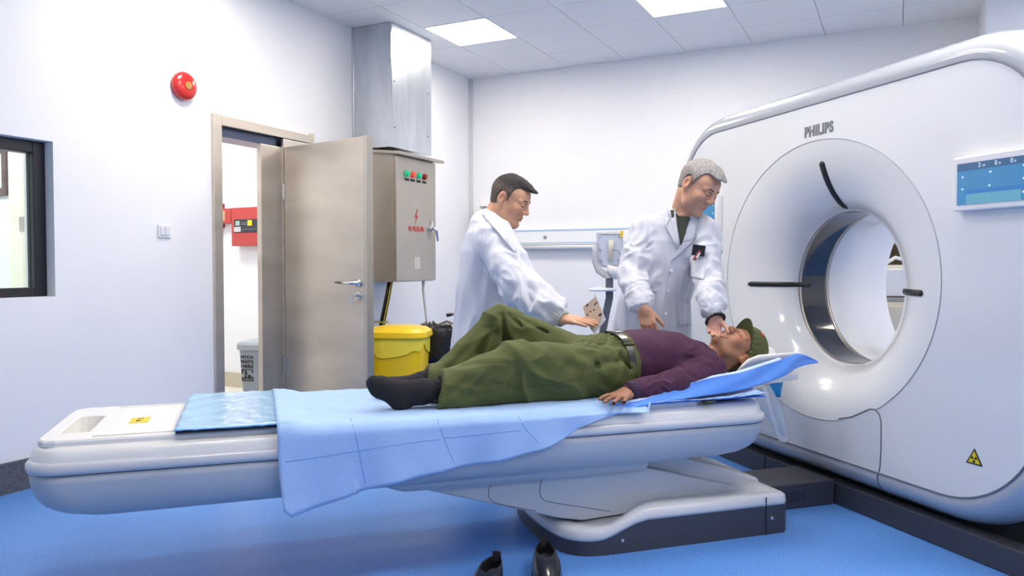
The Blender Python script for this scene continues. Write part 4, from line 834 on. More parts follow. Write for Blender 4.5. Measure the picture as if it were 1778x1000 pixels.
# ------------------------------------------------------------------ pads, sheet, film
def wob(s, t, k=1.0): return k*(0.0016*math.sin(s*41+t*13)+0.0012*math.sin(t*53+s*17)+0.0009*math.sin(s*97-t*61))
g = [[(s+0.012*(3.0-t_), t_, 0.5725+abs(wob(s*1.1, t_*0.9, 1.0))) for t_ in np.linspace(2.642, 3.355, 34)] for s in np.linspace(-0.262, 0.10, 24)]
t = thing('folded_pad', 'glossy pale blue pad in clear plastic at the foot end of the couch', 'pad', (0.1, 3.0, 0.56), 'G')
part('pad', MB().grid(g), PADB, t, smooth=True, solid=0.006)
part('backing', MB().box((-0.255, 2.648, 0.5605), (0.10, 3.34, 0.5675)), mat('pad_black', (44, 46, 52), 0.6), t, bevel=0.002)
t = thing('bed_sheet', 'pale blue disposable sheet draped over the couch and hanging down its side', 'sheet', (1.0, 2.97, 0.56), 'G')
hem_s = [0.05, 0.08, 0.35, 0.50, 0.66, 0.80, 0.98, 1.06, 1.12, 1.2, 1.3, 1.42, 1.6]; hem_z = [0.30, 0.272, 0.337, 0.365, 0.385, 0.395, 0.43, 0.455, 0.488, 0.52, 0.538, 0.556, 0.57]
def zbed(s, tt=3.0):
    base_ = 0.581-0.017*float(np.clip((s-0.10)/0.06, 0, 1)); k_ = float(np.clip((s-1.78)/0.24, 0, 1)); k_ = k_*k_*(3-2*k_)
    return base_+k_*0.047*math.exp(-((tt-2.97)/0.17)**2)+k_*0.012
G_ = []
for s in np.linspace(0.055, 1.97, 150):
    row = []
    for t_ in np.linspace(3.345, 2.66, 30):
        row.append((s, t_, zbed(s, t_)+abs(wob(s, t_, 0.9))*(1 if s < 1.9 else 0.3)))
    zh = float(np.interp(s, hem_s, hem_z)); ze = row[-1][2]
    if s < 1.42:
        row += [(s, 2.648, ze-0.003), (s, 2.634, ze-0.011), (s, 2.622, ze-0.024)]; z_a = ze-0.024; zh = min(zh, z_a-0.004)
        for v in np.linspace(0.05, 1, 16):
            z_ = z_a+(zh-z_a)*v; L_ = z_a-zh; row.append((s+(0.018*v*v if s < 0.3 else 0.0), 2.618-0.012*v*min(1, L_/0.1)-0.012*v*math.sin(s*14+1)*min(1, L_/0.15)-0.006*v*math.sin(s*33), z_))
    else:
        row += [(s, 2.66-0.002*i, ze+0.0003*i) for i in range(19)]
    G_.append(row)
part('sheet', MB().grid(G_), SHEET, t, smooth=True, solid=0.0012)
# creases pressed into the hanging side: raised fold lines
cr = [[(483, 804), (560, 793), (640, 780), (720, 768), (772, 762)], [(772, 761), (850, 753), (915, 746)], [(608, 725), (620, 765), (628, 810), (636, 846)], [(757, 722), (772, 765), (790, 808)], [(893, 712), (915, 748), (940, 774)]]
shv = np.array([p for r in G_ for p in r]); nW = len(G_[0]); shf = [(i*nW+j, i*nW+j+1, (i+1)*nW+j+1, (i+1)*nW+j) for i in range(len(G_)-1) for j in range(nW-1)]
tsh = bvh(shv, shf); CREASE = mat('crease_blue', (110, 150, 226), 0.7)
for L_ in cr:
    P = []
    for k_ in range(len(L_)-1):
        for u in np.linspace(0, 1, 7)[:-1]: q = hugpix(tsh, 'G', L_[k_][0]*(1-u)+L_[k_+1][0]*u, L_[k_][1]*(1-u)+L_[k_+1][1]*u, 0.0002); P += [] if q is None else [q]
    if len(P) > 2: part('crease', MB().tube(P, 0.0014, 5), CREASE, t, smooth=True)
# margin turned up beside the patient
top = [(1.27, 2.648, 0.569), (1.40, 2.652, 0.575), (1.5, 2.675, 0.596), (1.6, 2.69, 0.62), (1.75, 2.70, 0.643), (1.9, 2.72, 0.652), (2.05, 2.77, 0.672), (2.15, 2.79, 0.688), (2.26, 2.82, 0.712), (2.33, 2.84, 0.695), (2.40, 2.85, 0.663)]
bot = [(1.22, 2.632, 0.540), (1.40, 2.634, 0.556), (1.5, 2.642, 0.566), (1.6, 2.650, 0.573), (1.75, 2.672, 0.578), (1.9, 2.69, 0.586), (2.05, 2.735, 0.604), (2.15, 2.76, 0.622), (2.23, 2.79, 0.648), (2.32, 2.83, 0.655), (2.397, 2.85, 0.658)]
ts = np.linspace(0, 10, 70); T_ = np.array([[np.interp(u, range(11), [p[i] for p in top]) for i in range(3)] for u in ts]); B_ = np.array([[np.interp(u, range(11), [p[i] for p in bot]) for i in range(3)] for u in ts])
def smo(A):
    for _ in range(6): A[1:-1] = (A[:-2]+2*A[1:-1]+A[2:])/4
    return A
T_, B_ = smo(T_), smo(B_)
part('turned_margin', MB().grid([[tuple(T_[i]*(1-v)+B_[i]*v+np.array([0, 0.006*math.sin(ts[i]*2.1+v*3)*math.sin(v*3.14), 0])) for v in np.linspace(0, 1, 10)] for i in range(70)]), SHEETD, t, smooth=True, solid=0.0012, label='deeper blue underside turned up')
part('folded_edge', MB().grid([[tuple(T_[i]+np.array([0, w, 0.004*math.sin(w*90)])) for w in (-0.002, 0.008, 0.02, 0.035)] for i in range(50)]), mat('sheet_edge', (190, 214, 252), 0.7), t, smooth=True, solid=0.0012)
0 and part('turned_edge_flap', MB().grid([[tuple(B_[i]+(np.array([0, -0.006, 0.012+0.004*math.sin(i*0.3)])*v)) for v in (0, 0.5, 1)] for i in range(3, 26)]), mat('sheet_edge', (190, 214, 252), 0.7), t, smooth=True, solid=0.0012)
t = thing('foam_pad', 'thin bright blue pad at the head end beneath the sheet', 'pad', (1.7, 2.9, 0.56), 'G')
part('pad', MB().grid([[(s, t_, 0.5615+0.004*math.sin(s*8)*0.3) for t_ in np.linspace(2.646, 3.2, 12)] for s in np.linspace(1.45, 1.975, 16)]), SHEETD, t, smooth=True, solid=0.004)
part('yellow_spot', MB().disc_stack((1.70, 2.65, 0.5585), (0, 0, 1), [(0.03, 0), (0.02, 0.002)], 16), mat('olive_yellow', (150, 140, 60), 0.6), t)
single('cyan_cloth', MB().grid([[GT(1335+u*24*(1-v*0.8)+v*14, 666-u*3+v*(24+u*2), 2.93)+np.array([0, 0.01*math.sin(u*6), 0]) for u in np.linspace(0, 1, 8)] for v in np.linspace(0, 1, 8)]), mat('cyan_fabric', (60, 170, 225), 0.5), 'small bright cyan cloth hanging under the head holder', 'cloth', GT(1350, 670, 2.93), 'G', smooth=True, solid=0.002)
FILM = mat('clear_film', (225, 232, 238), 0.15, alpha=0.42, bump=0.8, bscale=30, coat=0.5)
g = []
for v in np.linspace(0, 1, 30):
    xa = np.interp(v, [0, 0.3, 0.6, 1], [1308, 1322, 1338, 1352]); xb = np.interp(v, [0, 0.3, 0.6, 0.9, 1], [1336, 1350, 1360, 1370, 1364]); y = 668+v*103
    g.append([GT(xa+(xb-xa)*u, y-4*math.sin(u*3)+(1-v)*(1-u)*14, 2.74)+np.array([0, 0.014*math.sin(u*9+v*5), 0]) for u in np.linspace(0, 1, 9)])
single('plastic_film', MB().grid(g), FILM, 'crumpled clear plastic film hanging off the couch head end', 'plastic film', GT(1330, 670, 2.74), 'G', smooth=True, solid=0.0006)

# ------------------------------------------------------------------ shoes on the floor
def shoe(base, ang, lab):
    def ol(L_, w, z, y0=0):
        P_ = []
        for a in np.linspace(0, 2*math.pi, 36, endpoint=False):
            c, s = math.cos(a), math.sin(a); u = (1-c)/2; wd_ = w/2*(0.80+0.25*math.sin(u*2.6))*(1-0.25*max(0, u-0.75)); P_.append((abs(s)**0.85*math.copysign(wd_, s), y0-u*L_, z))
        return P_
    sh = thing('shoe', lab, 'shoe', (0, 0, 0), group=None)
    part('sole', MB().loft([ol(0.285, 0.10, 0.0, 0.004), ol(0.287, 0.102, 0.01, 0.005), ol(0.285, 0.10, 0.02, 0.004)]), mat('sole_black', (22, 22, 24), 0.6), sh, smooth=False)
    part('upper', MB().loft([ol(0.278, 0.096, 0.018), ol(0.275, 0.098, 0.035), ol(0.25, 0.093, 0.055), ol(0.185, 0.078, 0.072), ol(0.155, 0.066, 0.080), ol(0.148, 0.060, 0.078), ol(0.146, 0.056, 0.05), ol(0.143, 0.055, 0.034)]), mat('shoe_leather', (28, 28, 31), 0.25, coat=0.3), sh, smooth=True)
    part('insole', MB().loft([ol(0.14, 0.054, 0.034, -0.002), ol(0.14, 0.054, 0.036, -0.002)]), mat('insole', (60, 60, 66), 0.7), sh)
    part('insole_mark', MB().disc_stack((0.002, -0.045, 0.036), (0, 0, 1), [(0.009, 0), (0.009, 0.001)], 14), mat('mark_red', (120, 60, 64), 0.6), sh)
    part('pull_tab', MB().box((-0.014, -0.004, 0.06), (0.014, 0.0, 0.092)).box((-0.014, -0.004, 0.088), (0.014, 0.01, 0.092)).box((-0.014, 0.006, 0.06), (0.014, 0.01, 0.092)), mat('tab_black', (40, 36, 36), 0.7), sh, bevel=0.001)
    sh.location = base; sh.rotation_euler = (0, 0, ang)
def flp(px, py): p = onp(px, py, [0, 0, 1], 0); return (p[0], p[1], 0)
shoe(flp(944, 977), YAW+0.03, 'black leather shoe nearest the couch base, opening and insole in view')
shoe(flp(862, 1003), YAW-0.22, 'black leather shoe farther from the base, only its heel in the photo')
# ================================================================== people
def local(V, c, M, sc): return ((V-np.array(c))@M)/sc
def hair_mesh(c, M, sc, yk, zk, thick, tufts, col_top, col_side, colfn=None, h=0.003, ear=True, amp=0.0012, seed=3):
    c = np.array(c, float); R = 0.15
    F = Fld(*[[(c[i]-R, c[i]+R, h)] for i in range(3)])
    T = lambda p: c+M@(np.array(p)*sc)
    F.ell(T((0, -0.012, 0.036)), np.array([0.076, 0.097, 0.084])*sc+thick, M, 0.02); F.ell(T((0, 0.035, 0.03)), np.array([0.066, 0.058, 0.06])*sc+thick*0.8, M, 0.02)
    F.ell(T((0, -0.045, -0.02)), np.array([0.058, 0.05, 0.05])*sc+thick*0.5, M, 0.02)
    for a, b, ra, rb in tufts: F.cap(T(a), T(b), ra, rb, 0.02, flat=(M[:, 2], 0.7))
    sl, P = F.sub([-9]*3, [9]*3); p = [(P[i]-c[i])/sc for i in range(3)]
    lx, ly, lz = [p[0]*M[0, j]+p[1]*M[1, j]+p[2]*M[2, j] for j in range(3)]
    line = np.interp(ly, yk, zk)
    if ear:
        ed = np.sqrt(((np.abs(lx)-0.08)/0.03)**2+((ly+0.012)/0.026)**2+((lz-0.0)/0.04)**2); F.f = np.maximum(F.f, ((1-ed)*0.02).astype(np.float32))
    F.f = np.maximum(F.f, ((line-lz)*sc*0.8).astype(np.float32))
    V, Q = F.nets(); V = relax(V, Q, 1); N = vnormals(V, Q); V = V+N*(amp*wav(V, 0.012, seed)+amp*0.7*wav(V, 0.006, seed+1))[:, None]
    q = local(V, c, M, sc); k = np.clip((q[:, 2]-0.045)/0.03, 0, 1)[:, None]; C = np.array(lin(col_side))*(1-k)+np.array(lin(col_top))*k
    C = C*(1+0.2*wav(V, 0.008, seed+2)[:, None]); return (V, Q), np.clip(C, 0.002, 1)
def finish(F, it=1, disp=None):
    V, Q = F.nets(); V = relax(V, Q, it); N = vnormals(V, Q)
    if disp is not None:
        V = V+N*disp(V, N)[:, None]; V = relax(V, Q, 1)
    return V, Q
def ringloft(c, ax, prof, flat=None, n=48, rib=0, ramp=0.0):
    """ring around an axis; prof [(radius, dist)]"""
    ax = nrm(ax); h = np.array([0, 0, 1.0]) if abs(ax[2]) < 0.8 else np.array([0, 1.0, 0]); x = nrm(np.cross(ax, h)); y = np.cross(ax, x); L_ = []
    for r, d_ in prof:
        L_.append([np.array(c)+ax*d_+(r+ramp*math.cos(rib*a))*(math.cos(a)*x+math.sin(a)*y*(flat or 1)) for a in np.linspace(0, 2*math.pi, n, endpoint=False)])
    return MB().loft(L_, cap=False)

# ---------------------------------------------------------------- the grey-haired doctor
P2 = thing('person', 'man with short grey hair in a white coat, bracelet on wrist, bending over the patient', 'person', (0.72, 3.97, 0), 'K', group=None)
hc = K(1213, 324, 3.72); pi_, ya_ = math.radians(34), math.radians(38)
Mh = head_frame((math.cos(pi_)*math.sin(ya_), -math.cos(pi_)*math.cos(ya_), -math.sin(pi_)), (0.10, 0.05, 1)); sc = 1.02
nb = K(1184, 378, 3.83); sR = K(1120, 398, 3.87); sL = K(1226, 403, 3.77); eR = K(1096, 478, 3.80); wR = K(1117, 536, 3.60); eL = K(1228, 474, 3.68); wL = K(1241, 549, 3.475)
F = Fld([(0.44, 0.54, 0.01), (0.54, 1.12, 0.004)], [(3.3, 3.38, 0.01), (3.38, 3.9, 0.004), (3.9, 4.2, 0.01)], [(0, 0.66, 0.012), (0.66, 0.95, 0.0035), (0.95, 1.33, 0.009), (1.33, 1.68, 0.003)])
TH2 = head(F, hc, Mh, sc, beak=1.0)
F.cap(TH2((0, -0.035, -0.05)), nb, 0.056, 0.062, 0.03)
tk = [(0.86, 0.71, 3.94, 0.15, 0.10), (1.0, 0.73, 3.91, 0.14, 0.10), (1.2, 0.80, 3.86, 0.155, 0.10), (1.33, 0.83, 3.84, 0.11, 0.075)]
F.loft(tk, 2, -0.3, 2.2, 0.05); F.cap(nb+np.array([0, 0.01, -0.02]), sR, 0.05, 0.045, 0.04); F.cap(nb+np.array([0, 0.01, -0.02]), sL, 0.05, 0.045, 0.04)
for a, b, c in ((sR, eR, wR), (sL, eL, wL)): F.cap(a, b, 0.05, 0.04, 0.03); F.cap(b, c, 0.04, 0.027, 0.02)
hips = [np.array([0.63, 3.95, 0.88]), np.array([0.80, 3.92, 0.88])]; ank = [np.array([0.60, 4.0, 0.09]), np.array([0.84, 3.95, 0.09])]
for a, b in zip(hips, ank):
    kn = (a+b)/2+np.array([0, -0.03, 0]); F.cap(a, kn, 0.085, 0.055, 0.04); F.cap(kn, b, 0.055, 0.038, 0.03); F.cap(b-np.array([0, 0, 0.04]), b+np.array([0, -0.14, -0.05]), 0.038, 0.032, 0.03)
hand(F, wR, K(1134, 590, 3.57)-wR, (0.15, 1, 0.15), 1, 0.98, curl=(0.25, 0.3, 0.2), spread=0.10, tdir=(0.8, 0.5, 0.1))
hand(F, wL, K(1238, 606, 3.42)-wL, (-0.1, -1, -0.15), -1, 0.86, curl=(0.45, 0.75, 0.5), spread=0.06, tdir=(0.75, 0.62, 0.35), tcurl=0.35)
V, Q = finish(F); C = skin_cols(V, hc, Mh, sc, (206, 158, 130), (186, 116, 104))
pk = np.exp(-((V[:, 2]-wL[2]+0.04)/0.1)**2)*(V[:, 0] > 0.85)*(V[:, 1] < 3.55); C = C*(1-pk[:, None]*0.5)+np.array(lin((228, 172, 160)))*pk[:, None]*0.5
body2 = part('body', (V, Q), SKIN, P2, cols=C, smooth=True); tr = bvh(V, Q)
face_bits(P2, 'K', TH2, Mh, tr, mat('brow_dark', (52, 46, 46), 0.8), bw=0.0034)
yk = [-0.13, -0.06, -0.03, -0.005, 0.010, 0.020, 0.030, 0.045, 0.085, 0.12]; zk = [-0.075, -0.05, -0.03, -0.02, -0.015, 0.025, 0.065, 0.085, 0.084, 0.07]
hv, hcN = hair_mesh(hc, Mh, sc, yk, zk, 0.009, [((-0.03, 0.03, 0.108), (-0.025, 0.085, 0.086), 0.022, 0.017), ((0.03, 0.03, 0.108), (0.025, 0.085, 0.086), 0.022, 0.017), ((0, -0.02, 0.112), (0, 0.06, 0.1), 0.022, 0.02)], (172, 168, 166), (150, 143, 138), seed=5)
part('hair', hv, HAIR, P2, cols=hcN, smooth=True, label='short grey hair')
F = Fld([(0.40, 1.14, 0.0045)], [(3.35, 4.2, 0.005)], [(0.28, 0.62, 0.012), (0.62, 1.45, 0.0045)])
F.loft([(0.34, 0.71, 3.97, 0.245, 0.17), (0.60, 0.71, 3.96, 0.225, 0.16), (0.74, 0.712, 3.95, 0.20, 0.15), (0.92, 0.725, 3.92, 0.175, 0.135), (1.08, 0.765, 3.88, 0.165, 0.128), (1.22, 0.815, 3.85, 0.172, 0.118), (1.30, 0.83, 3.845, 0.15, 0.10), (1.345, 0.842, 3.84, 0.10, 0.075)], 2, -0.3, 2.3, 0.02)
F.cap(nb+np.array([0, 0.012, -0.018]), sR+np.array([0, 0, -0.006]), 0.078, 0.064, 0.04); F.cap(nb+np.array([0, 0.012, -0.018]), sL+np.array([0, 0, -0.006]), 0.078, 0.064, 0.04)
for a, b, c, r0 in ((sR, eR, wR, 0.068), (sL, eL, wL, 0.065)):
    F.cap(a, b, r0, 0.064, 0.03); e_ = b+(c-b)*0.76; F.cap(b, e_, 0.064, 0.054, 0.012); F.cap(e_, b+(c-b)*0.90, 0.05, 0.034, 0.015)
F.poly([((0, 0, 0.36), (0, 0, -1))])
def disp2(V, N):
    d = 0.004*wav(V, 0.11, 11, (1.3, 1.3, 0.45))
    for a, b, c in ((sR, eR, wR), (sL, eL, wL)):
        m, h = near(V, b*0.6+a*0.4, b*0.3+c*0.7, 0.13); ax = nrm(c-b); d += m**0.7*0.016*np.clip(ridge(V-np.outer((V-b)@ax, ax)*-0.3, 0.10, 21), -0.5, 1)
        m, h = near(V, b+(c-b)*0.75, b+(c-b)*0.95, 0.085); d += m*0.008*ridge(V, 0.035, 25)
        m, h = near(V, a, a*0.5+b*0.5, 0.12); d += m*0.012*ridge(V, 0.08, 31, (1, 1, 0.6))
    lo = np.clip((1.2-V[:, 2])/0.4, 0, 1); d += lo*0.013*ridge(V, 0.11, 41, (1, 1, 0.2)); return d
V, Q = finish(F, 2, disp2); part('white_coat', (V, Q), COAT, P2, smooth=True); tc_ = bvh(V, Q)
part('shirt_front', patch(tc_, 'K', [(1164, 366), (1212, 362), (1183, 430), (1178, 430)], 12, 8, 0.003), DKGREEN, P2, smooth=True, solid=0.002, label='dark green shirt in the neckline')
part('shirt_collar', ringloft(nb+np.array([0, 0, 0.0]), TH2((0, -0.03, -0.06))-nb, [(0.060, -0.03), (0.061, 0.012), (0.064, 0.014), (0.066, -0.015)], n=36), DKGREEN, P2, smooth=True, solid=0.002)
part('lapel', patch(tc_, 'K', [(1151, 348), (1169, 342), (1181, 428), (1176, 434)], 14, 8, 0.007), COAT, P2, smooth=True, solid=0.003)
part('lapel', patch(tc_, 'K', [(1204, 372), (1216, 366), (1207, 418), (1183, 424)], 12, 8, 0.007), COAT, P2, smooth=True, solid=0.003)
part('lapel', patch(tc_, 'K', [(1184, 422), (1207, 417), (1168, 452), (1164, 454)], 10, 8, 0.007), COAT, P2, smooth=True, solid=0.003)
part('lapel', patch(tc_, 'K', [(1153, 378), (1165, 380), (1176, 428), (1156, 396)], 10, 6, 0.009), COAT, P2, smooth=True, solid=0.002)
part('coat_collar', ringloft(nb+np.array([-0.005, 0.015, -0.005]), TH2((0, -0.05, -0.06))-nb, [(0.098, -0.03), (0.084, 0.0), (0.078, 0.022), (0.083, 0.024), (0.102, -0.012)], n=40), COAT, P2, smooth=True, solid=0.003)
def seamline(tree, pts, m, par, r=0.0012, off=0.0012, name='seam', fr='K'):
    P = []
    for k_ in range(len(pts)-1):
        for u in np.linspace(0, 1, 9)[:-1]:
            q = hugpix(tree, fr, pts[k_][0]*(1-u)+pts[k_+1][0]*u, pts[k_][1]*(1-u)+pts[k_+1][1]*u, off)
            if q is not None and (not P or np.linalg.norm(q-P[-1]) < 0.08): P.append(q)
    if len(P) > 2: part(name, MB().tube(P, r, 5), m, par, fr, smooth=True)
seamline(tc_, [(1165, 453), (1158, 490), (1152, 540), (1148, 590)], COAT2, P2)
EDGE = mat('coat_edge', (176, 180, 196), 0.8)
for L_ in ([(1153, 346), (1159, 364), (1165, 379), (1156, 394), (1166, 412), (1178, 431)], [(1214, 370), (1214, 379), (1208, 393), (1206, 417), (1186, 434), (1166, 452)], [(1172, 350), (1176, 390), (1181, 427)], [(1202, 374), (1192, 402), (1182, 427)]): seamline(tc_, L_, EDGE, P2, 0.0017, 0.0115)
for px, py in ((1166, 470), (1161, 505), (1156, 545)):
    q = hugpix(tc_, 'K', px, py, 0.002)
    if q is not None: part('button', MB().disc_stack(q, (0.3, -1, 0), [(0.007, -0.002), (0.007, 0.002), (0.001, 0.003)], 14), WHITEP, P2)
part('chest_pocket', patch(tc_, 'K', [(1199, 446), (1226, 450), (1222, 486), (1197, 480)], 10, 10, 0.004), COAT, P2, smooth=True, solid=0.003)
seamline(tc_, [(1199, 446), (1197, 480), (1222, 486)], COAT2, P2, 0.001, 0.0055)
part('hip_pocket', patch(tc_, 'K', [(1176, 528), (1197, 522), (1196, 566), (1177, 566)], 8, 8, 0.004), COAT, P2, smooth=True, solid=0.003)
seamline(tc_, [(1197, 522), (1176, 528), (1177, 566)], COAT2, P2, 0.001, 0.0055)
seamline(tc_, [(1085, 478), (1093, 488), (1110, 492)], COAT2, P2)
seamline(tc_, [(1126, 380), (1124, 410), (1126, 440), (1130, 462)], COAT2, P2); seamline(tc_, [(1240, 392), (1232, 425), (1216, 452)], COAT2, P2)
q = hugpix(tc_, 'K', 1218, 439, 0.022); u_, v_ = nrm([1, -0.3, -0.15]), nrm([0.16, 0, 1]); w_ = np.cross(u_, v_)
def card(mb, c, hu, hv_, hw): return mb.add(*(lambda b: (b.v, b.f))(MB().box((-hu, -hv_, -hw), (hu, hv_, hw), None)) ) if False else mb.add([np.array(c)+u_*a+v_*b+w_*d for a, b, d in MB().box((-hu, -hv_, -hw), (hu, hv_, hw)).v], MB().box((-1, -1, -1), (1, 1, 1)).f)
single('mobile_phone', card(MB(), q, 0.030, 0.026, 0.004), BLACKG, 'black phone sticking out of the white coat chest pocket', 'phone', q, 'K', bevel=0.003)
q2 = q+np.array([-0.012, -0.014, -0.026]); dd_ = nrm([0.6, 0, 0.8])
t = thing('name_badge', 'dark red clip badge on the chest pocket of the white coat', 'badge', q2, 'K'); part('clip', MB().tube([q2-dd_*0.024, q2+dd_*0.028], 0.008, 8), mat('badge_red', (130, 40, 48), 0.35), t); part('white_insert', MB().tube([q2-dd_*0.012+np.array([0.004, -0.008, 0]), q2+dd_*0.016+np.array([0.004, -0.008, 0])], 0.004, 6), WHITEP, t)
for a, b in ((eR, wR), (eL, wL)):
    part('cuff', ringloft(a+(b-a)*0.93, b-a, [(0.036, -0.02), (0.039, 0.0), (0.036, 0.018), (0.031, 0.018)], n=72, rib=14, ramp=0.0018), COAT, P2, smooth=True, solid=0.0015, label='gathered sleeve cuff')
br = MB(); axb = nrm(nrm(wL-eL)+np.array([0.25, 0, 0.1])); xb = nrm(np.cross(axb, [0, 1.0, 0])); yb_ = np.cross(axb, xb); bc = wL+nrm(wL-eL)*0.022
BRC = part('bracelet', MB().tube([bc+0.041*(math.cos(a)*xb+math.sin(a)*yb_*0.85) for a in np.linspace(0, 2*math.pi, 30)], 0.0015, 5), BLACK, P2, label='black bead bracelet')
sph = MB().disc_stack((0, 0, 0), (0, 0, 1), [(0.0085*math.sin(u), -0.0085*math.cos(u)) for u in np.linspace(0.15, math.pi-0.15, 8)], 12); bead0 = None
for k_ in range(16):
    a = k_*2*math.pi/16; p = bc+0.0415*(math.cos(a)*xb+math.sin(a)*yb_*0.85)
    if bead0 is None: bead0 = raw('bead', sph.v, sph.f, mat('bead_black', (26, 30, 30), 0.25), smooth=True); o = bead0
    else: o = bead0.copy(); COL.objects.link(o)
    o.parent = BRC; o.location = p-BASE[P2.name][1]
F = Fld([(0.42, 1.05, 0.01)], [(3.7, 4.15, 0.01)], [(0.0, 1.0, 0.012)])
for a, b in zip(hips, ank): F.cap(a*0.8+b*0.2+np.array([0.02, 0, 0]), b+np.array([0, 0, -0.02]), 0.092, 0.075, 0.03)
F.poly([((0, 0, 0.045), (0, 0, -1))]); part('trousers', finish(F, 1, lambda V, N: 0.004*ridge(V, 0.09, 3)), PANTS, P2, smooth=True)
F = Fld([(0.42, 1.05, 0.007)], [(3.65, 4.15, 0.007)], [(-0.01, 0.16, 0.007)])
for b in ank: F.cap(b-np.array([0, -0.03, 0.045]), b+np.array([0, -0.17, -0.052]), 0.048, 0.042, 0.03, flat=((0, 0, 1), 0.8))
F.poly([((0, 0, 0.001), (0, 0, -1))]); part('shoes', finish(F), BLACK, P2, smooth=True)

# ---------------------------------------------------------------- the dark-haired doctor in profile
P1 = thing('person', 'dark-haired man in a white coat in profile, arm held over the patient', 'person', (-0.12, 4.0, 0), 'K')
hc = K(886, 347, 3.95); pi_, ya_ = math.radians(25), math.radians(66)
Mh = head_frame((math.cos(pi_)*math.sin(ya_), -math.cos(pi_)*math.cos(ya_), -math.sin(pi_)), (0.02, 0, 1)); sc = 1.03
nb = K(852, 388, 3.97); sR = K(862, 418, 3.80); sL = K(858, 412, 4.15); eR = K(902, 498, 3.64); wR = K(976, 553, 3.47); eL = K(880, 500, 4.15); wL = K(925, 535, 3.98)
F = Fld([(-0.36, -0.13, 0.01), (-0.13, 0.10, 0.003), (0.10, 0.20, 0.006), (0.20, 0.42, 0.003)], [(3.28, 3.52, 0.003), (3.52, 3.8, 0.007), (3.8, 4.08, 0.0035), (4.08, 4.3, 0.01)], [(0, 0.74, 0.012), (0.74, 0.90, 0.003), (0.9, 1.24, 0.008), (1.24, 1.60, 0.003)])
TH1 = head(F, hc, Mh, sc, beak=0.85)
F.cap(TH1((0, -0.035, -0.05)), nb, 0.058, 0.064, 0.03)
F.loft([(0.86, -0.12, 4.0, 0.11, 0.15), (1.0, -0.12, 4.0, 0.105, 0.14), (1.2, -0.11, 3.98, 0.105, 0.155), (1.30, -0.10, 3.97, 0.08, 0.11)], 2, 0, 2.2, 0.05); F.cap(nb+np.array([0, 0.01, -0.02]), sR, 0.05, 0.045, 0.04); F.cap(nb+np.array([0, 0.01, -0.02]), sL, 0.05, 0.045, 0.04)
for a, b, c in ((sR, eR, wR), (sL, eL, wL)): F.cap(a, b, 0.05, 0.04, 0.03); F.cap(b, c, 0.042, 0.027, 0.02)
hips = [np.array([-0.13, 3.91, 0.88]), np.array([-0.13, 4.09, 0.88])]; ank = [np.array([-0.15, 3.90, 0.09]), np.array([-0.10, 4.12, 0.09])]
for a, b in zip(hips, ank):
    kn = (a+b)/2+np.array([0.03, 0, 0]); F.cap(a, kn, 0.085, 0.055, 0.04); F.cap(kn, b, 0.055, 0.038, 0.03); F.cap(b-np.array([0, 0, 0.04]), b+np.array([0.14, 0, -0.05]), 0.038, 0.032, 0.03)
hand(F, wR, K(1044, 564, 3.37)-wR, (0.05, 0.35, -1), 1, 0.98, curl=(0.03, 0.06, 0.06), spread=0.05, tdir=(0.9, 0.35, 0.15), tcurl=0.15)
hand(F, wL, np.array([0.6, -0.3, -0.3]), (0, 0.3, -1), -1, 0.95, curl=(0.4, 0.5, 0.4))
V, Q = finish(F); C = skin_cols(V, hc, Mh, sc, (204, 156, 126), (176, 112, 100))
part('body', (V, Q), SKIN, P1, cols=C, smooth=True); tr = bvh(V, Q)
face_bits(P1, 'K', TH1, Mh, tr, mat('brow_dark', (52, 46, 46), 0.8), bw=0.0032)
yk = [-0.13, -0.06, -0.03, -0.005, 0.012, 0.022, 0.032, 0.045, 0.085, 0.12]; zk = [-0.07, -0.05, -0.03, -0.015, -0.02, 0.02, 0.06, 0.078, 0.08, 0.065]
hv, hcN = hair_mesh(hc, Mh, sc, yk, zk, 0.006, [((-0.025, 0.03, 0.1), (-0.02, 0.103, 0.085), 0.022, 0.012), ((0.025, 0.03, 0.1), (0.02, 0.103, 0.085), 0.022, 0.012), ((0, -0.03, 0.108), (0, 0.06, 0.098), 0.02, 0.02)], (44, 38, 40), (98, 84, 76), seed=15)
part('hair', hv, HAIR, P1, cols=hcN, smooth=True, label='dark hair, cropped lighter at the sides')
F = Fld([(-0.36, 0.26, 0.0045)], [(3.35, 4.34, 0.0055)], [(0.28, 0.74, 0.012), (0.74, 1.42, 0.0045)])
F.loft([(0.34, -0.13, 4.0, 0.20, 0.25), (0.60, -0.13, 4.0, 0.185, 0.23), (0.80, -0.127, 4.0, 0.168, 0.21), (1.0, -0.122, 3.99, 0.158, 0.2), (1.17, -0.115, 3.98, 0.148, 0.195), (1.26, -0.108, 3.975, 0.128, 0.16), (1.31, -0.10, 3.97, 0.095, 0.11)], 2, 0, 2.3, 0.02)
F.cap(nb+np.array([-0.012, 0, -0.02]), sR+np.array([-0.01, 0, -0.005]), 0.085, 0.082, 0.05); F.cap(nb+np.array([-0.012, 0, -0.02]), sL+np.array([-0.01, 0, -0.005]), 0.085, 0.075, 0.05)
for a, b, c, k_ in ((sR, eR, wR, 1.0), (sL, eL, wL, 0.8)):
    F.cap(a, b, 0.094*k_, 0.088*k_, 0.03); e_ = b+(c-b)*0.70; F.cap(b, e_, 0.086*k_, 0.066*k_, 0.012); F.cap(e_, b+(c-b)*0.86, 0.056*k_, 0.034, 0.015)
F.poly([((0, 0, 0.36), (0, 0, -1))])
